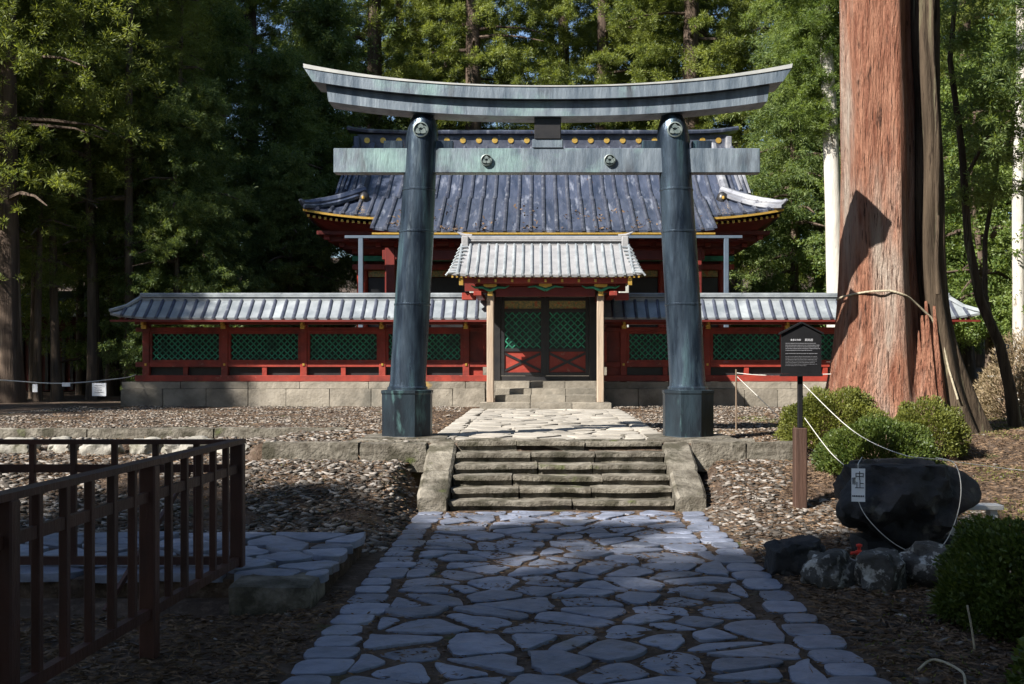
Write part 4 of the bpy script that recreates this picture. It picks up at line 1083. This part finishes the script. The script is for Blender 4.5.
# ---------------------------------------------------------------- boulder basin
def blob(mb, c, rx, ry, rz, amp=.18, sc=1.6, sub=4, flat_top=None, seed=0, sq=.8, hollow=None, taper=0):
    import bmesh
    bm = bmesh.new(); bmesh.ops.create_icosphere(bm, subdivisions=sub, radius=1)
    for v in bm.verts:
        n = v.co.normalized(); q = Vector([math.copysign(abs(a)**sq, a) for a in n])
        f = 1+amp*mnoise.noise(n*sc+Vector((seed, seed*2, 0)))+amp*.35*mnoise.noise(n*sc*3+Vector((seed, 3, 0)))+amp*.12*mnoise.noise(n*sc*9+Vector((seed, 3, 9)))
        tp = 1+taper*q.z; p = Vector((q.x*rx*f*tp, q.y*ry*f*tp, q.z*rz*f))
        if flat_top is not None and p.z > flat_top: p.z = flat_top+(p.z-flat_top)*.12
        if hollow and p.z > flat_top*.9:
            e = (p.x/hollow[0])**2+(p.y/hollow[1])**2
            if e < 1: p.z -= hollow[2]*ss(1, .75, e) if False else hollow[2]*(1-ss(.7, 1, e))
        v.co = p+Vector(c)
    bm.verts.ensure_lookup_table()
    mb.add([v.co.copy() for v in bm.verts], [tuple(v.index for v in f.verts) for f in bm.faces]); bm.free()
cb = (3.02, 9.45)
bs = thing('boulder_basin', 'dark boulder hollowed into a water basin, tied with white cord, at the right', 'water basin', (cb[0], cb[1], .05)); o = bs.location
mb = MB(); blob(mb, (cb[0]-.05, cb[1], .50), .50, .46, .40, .30, 1.8, 5, flat_top=.27, seed=12, sq=.95, taper=.06, hollow=(.36, .26, .12))
mb.build('boulder', M['trough'], bs, True, off=o)
mb = MB(); mb.add([(cb[0]+.34*math.cos(a), cb[1]+.24*math.sin(a), .742) for a in np.linspace(0, 6.28, 20)[:-1]], [tuple(range(19))]); mb.build('water', M['water'], bs, off=o)
mb = MB(); rough_block(mb, cb[0]-.38, cb[0]+.40, cb[1]-.2, cb[1]+.3, -.02, .18, .05, .03); mb.build('foot_stone', M['trough'], bs, True, off=o)
mb = MB(); Mx = Matrix.Translation((2.512, 9.02, .635)) @ Matrix.Rotation(R(-14), 4, 'Z')
mb.box(-.052, .052, -.004, .0, -.13, .13, M=Mx)
pn = tag(mb.build('paper_notice', M['paper'], None), 'white paper notice with dark characters hung on the left side of the boulder basin', 'notice')
def text(s, size, Mx, m, parent, name='lettering', spacing=1.0, line=1.0, extr=.0015):
    cu = bpy.data.curves.new(name, 'FONT'); cu.body = s; cu.size = size; cu.extrude = extr; cu.align_x = 'CENTER'; cu.align_y = 'CENTER'; cu.space_character = spacing; cu.space_line = line
    ob = bpy.data.objects.new(name, cu); col.objects.link(ob)
    dg = bpy.context.evaluated_depsgraph_get(); me = bpy.data.meshes.new_from_object(ob.evaluated_get(dg))
    bpy.data.objects.remove(ob); me.name = name; me.transform(Mx); me.materials.clear(); me.materials.append(m)
    o2 = bpy.data.objects.new(name, me); col.objects.link(o2); o2.parent = parent; return o2
RX = Matrix.Rotation(R(90), 4, 'X')
text('中\n止', .075, Mx @ Matrix.Translation((.01, -.006, .035)) @ RX, M['black_ink'], pn, line=.9)
text('使\n用', .032, Mx @ Matrix.Translation((-.034, -.006, .03)) @ RX, M['black_ink'], pn, line=.9)
mb = MB()
for k in range(7): mb.box(-.045+k*.013, -.036+k*.013, -.007, -.004, -.092, -.080, M=Mx)
mb.build('small_print', M['black_ink'], pn)
# cords around the basin
def cord(name, label, pts, r=.006, cat='cord', m='cord', group=None):
    P = [Vector(p) for p in pts]; Qp = []
    for i in range(len(P)-1):
        p0, p1, p2, p3 = P[max(i-1, 0)], P[i], P[i+1], P[min(i+2, len(P)-1)]
        for j in range(6):
            t = j/6; Qp.append(.5*((2*p1)+(-p0+p2)*t+(2*p0-5*p1+4*p2-p3)*t*t+(-p0+3*p1-3*p2+p3)*t**3))
    Qp.append(P[-1]); mb = MB(); mb.tube(Qp, r, 6)
    return tag(mb.build(name, M[m], None, True), label, cat, group)
cord('cord', 'white cord looped down around the front of the boulder basin', [(2.62, 9.3, .83), (2.53, 9.08, .80), (2.515, 9.035, .765), (2.52, 9.035, .50), (2.64, 8.96, .30), (2.86, 8.93, .14), (3.10, 8.93, .14), (3.24, 8.95, .34), (3.30, 8.97, .60), (3.28, 9.05, .80), (3.2, 9.25, .83)], .0035)
GCd = 'cords strung around the basin and the giant cedar'
cord('cord', 'white cord running from the notice post down to the left side of the basin', [(2.62, 11.3, 1.05), (2.63, 10.4, .80), (2.60, 9.6, .70)], .0035, group=GCd)
cord('cord', 'white cord sloping from the notice post over the top of the basin', [(2.61, 11.3, 1.38), (2.78, 10.2, 1.0), (2.98, 9.5, .845), (3.3, 9.4, .80), (4.2, 9.6, .68), (5.6, 10.2, .55)], .0035, group=GCd)
mb = MB(); mb.tube([(2.74, 15.9, .5), (2.74, 15.9, 1.50)], .012, 8)
tag(mb.build('barrier_post', M['bark_thin'], None, True), 'thin pale barrier stake in front of the fence base right of the gateway', 'stake')
cord('cord', 'white line tied from the thin stake across to behind the notice board', [(2.74, 15.9, 1.45), (3.1, 15.7, 1.42), (3.9, 15.3, 1.44)], .005)
cord('cord', 'slack white line dropping from the thin stake to the ground', [(2.75, 15.9, 1.40), (3.0, 15.5, 1.1), (3.3, 15.0, .72)], .004)
for z, nm in ((1.35, 'upper'), (.95, 'lower')):
    cord('wire', '%s of the two thin fence wires behind the crooked tree at the right' % nm, [(8.0, 20.5, z), (9.5, 20.2, z-.03), (13, 20, z)], .012, 'wire')
# rocks by the basin
GR = 'rocks along the edge below the basin'
def rock(label, c, rx, ry, rz, seed, m='rock', group=GR, sq=.75, amp=.28):
    mb = MB(); blob(mb, (0, 0, 0), rx, ry, rz, amp, 1.7, 4, seed=seed, sq=sq)
    ob = mb.build('rock', M[m], None, True); ob.location = c; ob.rotation_euler = (0, 0, seed)
    return tag(ob, label, 'rock', group)
rock('flat-topped dark rock, leftmost of the rocks below the basin', (1.96, 8.75, .10), .21, .19, .16, .3, 'trough', sq=.6)
rock('round dark rock with white lichen, second from the left below the basin', (2.08, 8.2, .10), .17, .17, .15, 2.1)
rock('pointed grey lichen-covered rock in the middle of the row below the basin', (2.40, 8.1, .11), .19, .17, .18, 4.4)
rock('dark lichened rock beside the large shrub, rightmost below the basin', (2.79, 8.2, .12), .22, .18, .17, 5.5)
GR2 = 'field rocks in the gravel behind the brown fence'
for i, (x, y, s) in enumerate([(-6.6, 14.6, .20), (-6.05, 14.7, .17), (-5.5, 14.5, .19), (-4.95, 14.55, .21), (-4.35, 14.4, .23), (-3.8, 14.3, .18)]):
    w_ = ['low grey field rock farthest left in the row behind the brown fence', 'second field rock from the left in the row behind the brown fence', 'third field rock from the left in the row behind the brown fence',
          'fourth field rock from the left in the row behind the brown fence', 'largest field rock of the row behind the brown fence, fifth from the left', 'field rock at the right end of the row, near the kerb'][i]
    rock(w_, (x, y, ground_z(x, y)+.04), s*1.4, s, s*.7, i*1.7, 'grey_rock', GR2)
mb = MB(); mb.box(3.42, 3.90, 9.62, 9.80, .36, .40, .006)
mb.box(3.45, 3.51, 9.66, 9.76, .05, .36); mb.box(3.80, 3.86, 9.66, 9.76, .05, .36)
tag(mb.build('low_bench', M['plank'], None), 'low pale plank sticking out behind the right side of the basin', 'plank')
mb = MB(); mb.lathe([(.03, .10), (.03, .13), (.014, .135), (.014, .16), (.024, .165), (.024, .18), (.01, .185)], 2.50, 8.95, 12); mb.tube([(2.50, 8.95, .12), (2.43, 8.93, .115)], .012, 8); mb.box(2.49, 2.51, 8.94, 8.96, .02, .10, .004)
tag(mb.build('water_tap', M['redplastic'], None, True), 'small bright red tap under the left end of the basin', 'tap')

# ---------------------------------------------------------------- notice board
sg = thing('notice_board', 'black house-shaped notice board with rows of pale text on a wooden post', 'notice board', (2.58, 11.35, .25)); o = sg.location
mb = MB(); mb.box(2.525, 2.65, 11.30, 11.42, .1, .95, .012); mb.build('lower_post', M['postwood'], sg, off=o)
mb = MB(); mb.box(2.565, 2.612, 11.335, 11.385, .95, 1.52, .006); mb.build('upper_post', M['board'], sg, off=o)
mb = MB(); bx0, bx1, zb, zs, za = 2.392, 2.782, 1.485, 1.875, 1.975
def pent(e, y): return [(bx0-e, y, zb-e), (bx1+e, y, zb-e), (bx1+e, y, zs+e*.5), ((bx0+bx1)/2, y, za+e), (bx0-e, y, zs+e*.5)]
mb.sweep([pent(0, 11.29), pent(0, 11.325)]); bd = mb.build('board', M['board'], sg, off=o)
mb = MB()
for a, b in (((bx0-.02, zs-.005), ((bx0+bx1)/2, za+.005)), ((bx1+.02, zs-.005), ((bx0+bx1)/2, za+.005))):
    mb.add([(a[0], 11.27, a[1]), (b[0], 11.27, b[1]), (b[0], 11.345, b[1]), (a[0], 11.345, a[1]), (a[0], 11.27, a[1]+.016), (b[0], 11.27, b[1]+.016), (b[0], 11.345, b[1]+.016), (a[0], 11.345, a[1]+.016)],
           [(0, 1, 2, 3), (4, 5, 6, 7), (0, 1, 5, 4), (2, 3, 7, 6), (0, 3, 7, 4), (1, 2, 6, 5)])
mb.box(bx0-.01, bx1+.01, 11.275, 11.34, zb-.025, zb-.001); mb.build('board_trim', M['board'], sg, off=o)
Ty = 11.287-o[1]
text('重要文化財', .021, Matrix.Translation((2.53-o[0], Ty, 1.815-o[2])) @ RX, M['ink'], sg)
text('銅鳥居', .027, Matrix.Translation((2.66-o[0], Ty, 1.815-o[2])) @ RX, M['ink'], sg)
mb = MB()
for r_, (z, wd) in enumerate([(1.785, .30), (1.767, .33), (1.75, .33), (1.733, .33), (1.716, .26), (1.685, .31), (1.655, .30), (1.64, .31), (1.625, .30), (1.61, .31), (1.595, .29), (1.58, .30), (1.565, .2)]):
    x = 2.43; 
    hgt = .0055 if r_ < 6 else .003
    while x < 2.43+wd:
        L = random.uniform(.006, .013); mb.box(x, x+L, 11.2862, 11.289, z-hgt+random.uniform(-.001, .001), z+hgt*.3); x += L+random.uniform(.002, .005)
M['ink2'] = mat('faint_lettering', (.13, .13, .14), rough=.7)
mb.build('text_rows', M['ink2'], sg, off=o)

# ---------------------------------------------------------------- brown wooden fence in front
fn = thing('wooden_fence', 'brown wooden slat fence turning a corner in the lower left', 'fence', (-2.09, 8.0, 0)); o = fn.location
def fx(y): return -2.09-(8-y)/3.23*.11
for y in (8.0, 6.35, 4.75, 3.1):
    mb = MB(); mb.box(fx(y)-.045, fx(y)+.045, y-.045, y+.045, -.05, 1.03, .008); mb.build('fence_post', M['fencewood'], fn, off=o)
for k in range(1, 18):
    y = 8-k*.27
    if min(abs(y-q) for q in (8.0, 6.35, 4.75, 3.1)) < .09: continue
    mb = MB(); mb.box(fx(y)-.02, fx(y)+.02, y-.022, y+.022, .24, 1.035, .004); mb.build('slat', M['fencewood'], fn, off=o)
def rail(p0, p1, hw, hh):
    p0, p1 = Vector(p0), Vector(p1); d = (p1-p0).normalized(); n = Vector((-d.y, d.x, 0))*hw; u = Vector((0, 0, hh)); mb = MB()
    mb.sweep([[p+n-u, p+n+u, p-n+u, p-n-u] for p in (p0, p1)]); mb.build('rail', M['fencewood'], fn, off=o)
for z, hw, hh in ((1.035, .042, .016), (.86, .014, .028), (.22, .024, .028)):
    if z > 1: rail((fx(8.06), 8.06, z+.012), (fx(3), 3, z+.012), hw, hh)
    else:
        ps = [8.0, 6.35, 4.75, 3.1]
        for a, b in zip(ps[:-1], ps[1:]): rail((fx(a), a-.046, z), (fx(b), b+.046, z), hw, hh)
for k in range(1, 17):
    x = -2.09-k*.285
    big = k % 6 == 0
    mb = MB(); e = .035 if big else .02; mb.box(x-e, x+e, 8-e, 8+e, -.02 if big else .2, 1.035, .004); mb.build('slat', M['fencewood'], fn, off=o)
for z, hw, hh in ((1.035, .038, .016), (.86, .014, .028), (.22, .024, .028)):
    rail((-2.14, 8.0, z+.010*(z > 1)), (-6.9, 8.0, z+.010*(z > 1)), hw, hh)
mb = MB(); mb.tube([(-2.75, 7.3, .02), (-2.55, 7.55, .45), (-2.40, 7.9, .84)], .022, 6); mb.build('brace', M['fencewood'], fn, off=o)

# cord with papers on the far left
mb = MB(); mb.tube([(-9.75, 22.8, .5), (-9.75, 22.8, 1.30)], .03, 8)
cord('cord', 'thin dark cord with paper tags strung across the far left', [(-14, 23.2, 1.3), (-11.2, 23.4, 1.24), (-9.8, 23.6, 1.16), (-8.9, 24.5, 1.25), (-8.75, 25.0, 1.32)], .012)
for i, (xx, yy, ww, hh, lb) in enumerate([(36, 388, 5, 8, 'small white paper tag hanging leftmost on the far left cord'), (67, 384.5, 8, 4, 'narrow white paper strip in the middle of the far left cord'), (100, 389.5, 14, 13, 'large white paper sheet hanging on the cord beside the fence end')]):
    c = px(xx, yy, 23.45); s_ = 23.45/F; mb = MB(); mb.box(c.x-ww*s_/2, c.x+ww*s_/2, 23.40, 23.408, c.z-hh*s_/2, c.z+hh*s_/2)
    pq = tag(mb.build('paper_sheet', M['paper'], None), lb, 'paper notice', 'papers hanging on the far left cord')
    if i == 2:
        mb = MB()
        for r_ in range(4): mb.box(c.x-.09, c.x+.09*random.uniform(.5, 1), 23.392, 23.399, c.z+.08-r_*.045, c.z+.09-r_*.045)
        mb.build('print', M['ink'], pq)

# dark low building glimpsed through the left wood
lb = thing('lattice_shed', 'dim red building with a grey roof glimpsed between the trunks at the far left', 'building', (-16, 38, .66)); o = lb.location
mb = MB(); mb.box(-21, -12.8, 37.5, 40, .66, 3.1); mb.build('wall', M['darkred'], lb, off=o)
mb = MB(); mb.sweep([[(x, 36.9, 3.05), (x, 38.8, 4.0), (x, 40.6, 3.05), (x, 38.8, 3.9)] for x in (-21.5, -12.3)]); mb.build('roof', M['wall_roof'], lb, off=o)
mb = MB()
for k in range(30): mb.box(-20.9+k*.27, -20.8+k*.27, 37.42, 37.49, .7, 2.6)
mb.build('slats', M['black'], lb, off=o)

# ---------------------------------------------------------------- gravel, litter, sticks
def ico():
    import bmesh
    bm = bmesh.new(); bmesh.ops.create_icosphere(bm, subdivisions=1, radius=1); bm.verts.ensure_lookup_table()
    v = np.array([q.co[:] for q in bm.verts]); f = np.array([[q.index for q in g_.verts] for g_ in bm.faces]); bm.free(); return v, f
IV, IF = ico()
def scatter(regs, zf, thr=-.28):
    Ps, Ss = [], []
    for (x0, x1, y0, y1, n, s0, s1) in regs:
        x = rng.uniform(x0, x1, n); y = rng.uniform(y0, y1, n)
        s = s0+(s1-s0)*rng.uniform(0, 1, n)**2.2
        keep = np.array([not ((abs(a-PXC) < PHW+.03 and b < 13.7) or (-8.5 < a < -1.4 and 7.4 < b < 9.7) or (abs(a-.15) < 1.45 and 13.7 < b < 23) or
                              mnoise.noise(Vector((a*.8, b*.8, 2))) < thr) for a, b in zip(x, y)])
        z = np.array([zf(a, b) for a, b in zip(x[keep], y[keep])])
        Ps.append(np.stack([x[keep], y[keep], z+s[keep]*.12], 1)); Ss.append(s[keep])
    return np.concatenate(Ps), np.concatenate(Ss)
P, S = scatter([(-8, -1.3, 9.7, 13.5, 15000, .01, .062), (1.8, 4.4, 8.8, 13.5, 7500, .01, .055), (-10, -1.5, 13.9, 24.9, 9000, .012, .045), (1.6, 6, 14, 24.9, 4500, .012, .045), (4, 9, 10, 20, 1500, .01, .04),
                (1.8, 3.2, 4, 8.8, 900, .006, .05), (-8, -1.4, 13.5, 16.3, 4500, .012, .07), (-5, -1.3, 2.6, 8, 1500, .005, .03), (-1.4, 1.9, 12.2, 12.36, 60, .01, .03)], ground_z)
n = len(P); an = rng.uniform(0, 6.28, n); ca, sa = np.cos(an), np.sin(an)
sc = np.stack([S*rng.uniform(.8, 1.5, n), S*rng.uniform(.6, 1.1, n), S*rng.uniform(.18, .42, n)], 1)
base = IV[None]*(1+rng.uniform(-.25, .25, (n, len(IV), 1)))*sc[:, None]
tl = rng.uniform(-.4, .4, (n, 1)); 
X = base[..., 0]*ca[:, None]-base[..., 1]*sa[:, None]; Y = base[..., 0]*sa[:, None]+base[..., 1]*ca[:, None]; Z = base[..., 2]+X*tl
V = np.stack([X, Y, Z], -1)+P[:, None]; Fq = (IF[None]+(np.arange(n)*len(IV))[:, None, None]).reshape(-1, 3)
gm = M['gravel']
gn = gm.node_tree.nodes; gl = gm.node_tree.links
ge = gn.new('ShaderNodeNewGeometry'); cr = gn.new('ShaderNodeValToRGB'); cr.color_ramp.elements[0].color = (.022, .018, .014, 1); cr.color_ramp.elements[1].color = (.27, .245, .22, 1)
e_ = cr.color_ramp.elements.new(.5); e_.color = (.08, .067, .055, 1)
gl.new(ge.outputs['Random Per Island'], cr.inputs[0]); gl.new(cr.outputs[0], gn['Principled BSDF'].inputs['Base Color'])
tag(np_mesh('gravel', V.reshape(-1, 3), Fq, gm), 'loose grey and white gravel on both sides of the path and steps', 'gravel', kind='stuff')
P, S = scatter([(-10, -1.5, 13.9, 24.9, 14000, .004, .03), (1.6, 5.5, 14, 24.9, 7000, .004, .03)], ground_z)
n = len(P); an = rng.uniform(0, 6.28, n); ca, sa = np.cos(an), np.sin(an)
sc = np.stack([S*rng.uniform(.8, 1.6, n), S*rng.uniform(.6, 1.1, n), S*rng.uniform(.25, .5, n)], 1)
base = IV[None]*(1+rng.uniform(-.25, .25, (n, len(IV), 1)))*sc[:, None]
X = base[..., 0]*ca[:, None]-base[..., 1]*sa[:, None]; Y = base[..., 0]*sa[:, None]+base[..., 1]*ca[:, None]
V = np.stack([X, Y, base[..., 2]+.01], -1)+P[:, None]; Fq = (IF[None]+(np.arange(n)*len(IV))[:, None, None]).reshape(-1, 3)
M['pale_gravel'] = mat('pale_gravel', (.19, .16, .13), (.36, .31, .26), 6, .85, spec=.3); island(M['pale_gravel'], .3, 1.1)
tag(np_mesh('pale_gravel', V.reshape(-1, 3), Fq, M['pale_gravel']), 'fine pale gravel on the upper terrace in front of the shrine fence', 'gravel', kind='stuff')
# needles and leaves
P, S = scatter([(-9, 5.5, 9.5, 24.5, 42000, .02, .05), (1.7, 4.5, 3, 9.5, 14000, .02, .05), (-6, -1.25, 3, 8, 14000, .02, .05), (4, 12, 10, 22, 36000, .02, .06), (-8, -1.3, 9.7, 16, 15000, .02, .2), (1.8, 4, 9, 13.5, 6000, .02, .18), (-6, -1.25, 3, 8, 16000, .02, .06), (1.7, 4.5, 3, 9.5, 9000, .02, .05), (2.5, 9, 8, 16, 30000, .02, .05)], ground_z, -2)
P[:, 2] += .008
n = len(P); D = rng.normal(size=(n, 3))*np.array([1, 1, .12])
V, Fq = leaves(P, D, .06, .011, .05)
tag(np_mesh('needle_litter', V, Fq, M['litter']), 'brown cedar needles and leaf litter scattered over the ground', 'leaf litter', kind='stuff')
n = 9000; x = rng.uniform(PXC-PHW, PXC+PHW, n); y = rng.uniform(2.5, 12.3, n); P = np.stack([x, y, np.full(n, .004)], 1); D = rng.normal(size=(n, 3))*np.array([1, 1, .05])
V, Fq = leaves(P, D, .05, .010, .0)
tag(np_mesh('path_litter', V, Fq, M['litter']), 'brown needles caught in the joints of the stone path', 'leaf litter', kind='stuff')
n = 900; x = rng.uniform(-4.0, 4.2, n); t = rng.uniform(0, 1, n)**2.5*.8
keep = np.array([mnoise.noise(Vector((a*1.6, b*3, 21))) > .05 for a, b in zip(x, t)]); x = x[keep]; t = t[keep]; n = len(x)
P = np.stack([x, 28.75+2.15*t, 4.93+(zat(30.9)-4.90+.06)*t**1.05], 1); D = rng.normal(size=(n, 3))*np.array([1, .8, .5])
V, Fq = leaves(P, D, .10, .05, .0)
tag(np_mesh('roof_litter', V, Fq, M['litter']), 'rusty brown leaves caught between the ribs of the lower roof', 'leaf litter', kind='stuff')
# moss/grass tufts
P, S = scatter([(3.4, 9, 9.0, 20, 42000, .02, .05), (-3.2, -1.3, 10, 13.4, 300, .02, .04), (1.8, 3.2, 5, 9, 900, .02, .04), (6, 12, 15, 24, 8000, .02, .06)], ground_z)
keep = np.array([mnoise.noise(Vector((a*1.3, b*1.3, 11))) > -.08 for a, b, c in P]); P = P[keep]
D = rng.normal(size=(len(P), 3))*np.array([.8, .8, .3])+np.array([0, 0, .7]); V, Fq = leaves(P, D, .035, .009, .1)
tag(np_mesh('ground_grass', V, Fq, M['hedge']), 'short moss and grass on the ground around the giant cedar', 'grass', kind='stuff')
cord('stick', 'pale upright stick beside the feathery plant at the lower right', [(2.43, 6.4, .0), (2.42, 6.42, .12), (2.40, 6.43, .24)], .006, 'stick', 'rope')
cord('root', 'pale curved root on the ground near the bottom right edge of the path', [(1.95, 5.9, .02), (2.05, 5.95, .06), (2.12, 5.75, .05), (2.06, 5.5, .03), (2.15, 5.3, .02)], .007, 'root', 'rope')
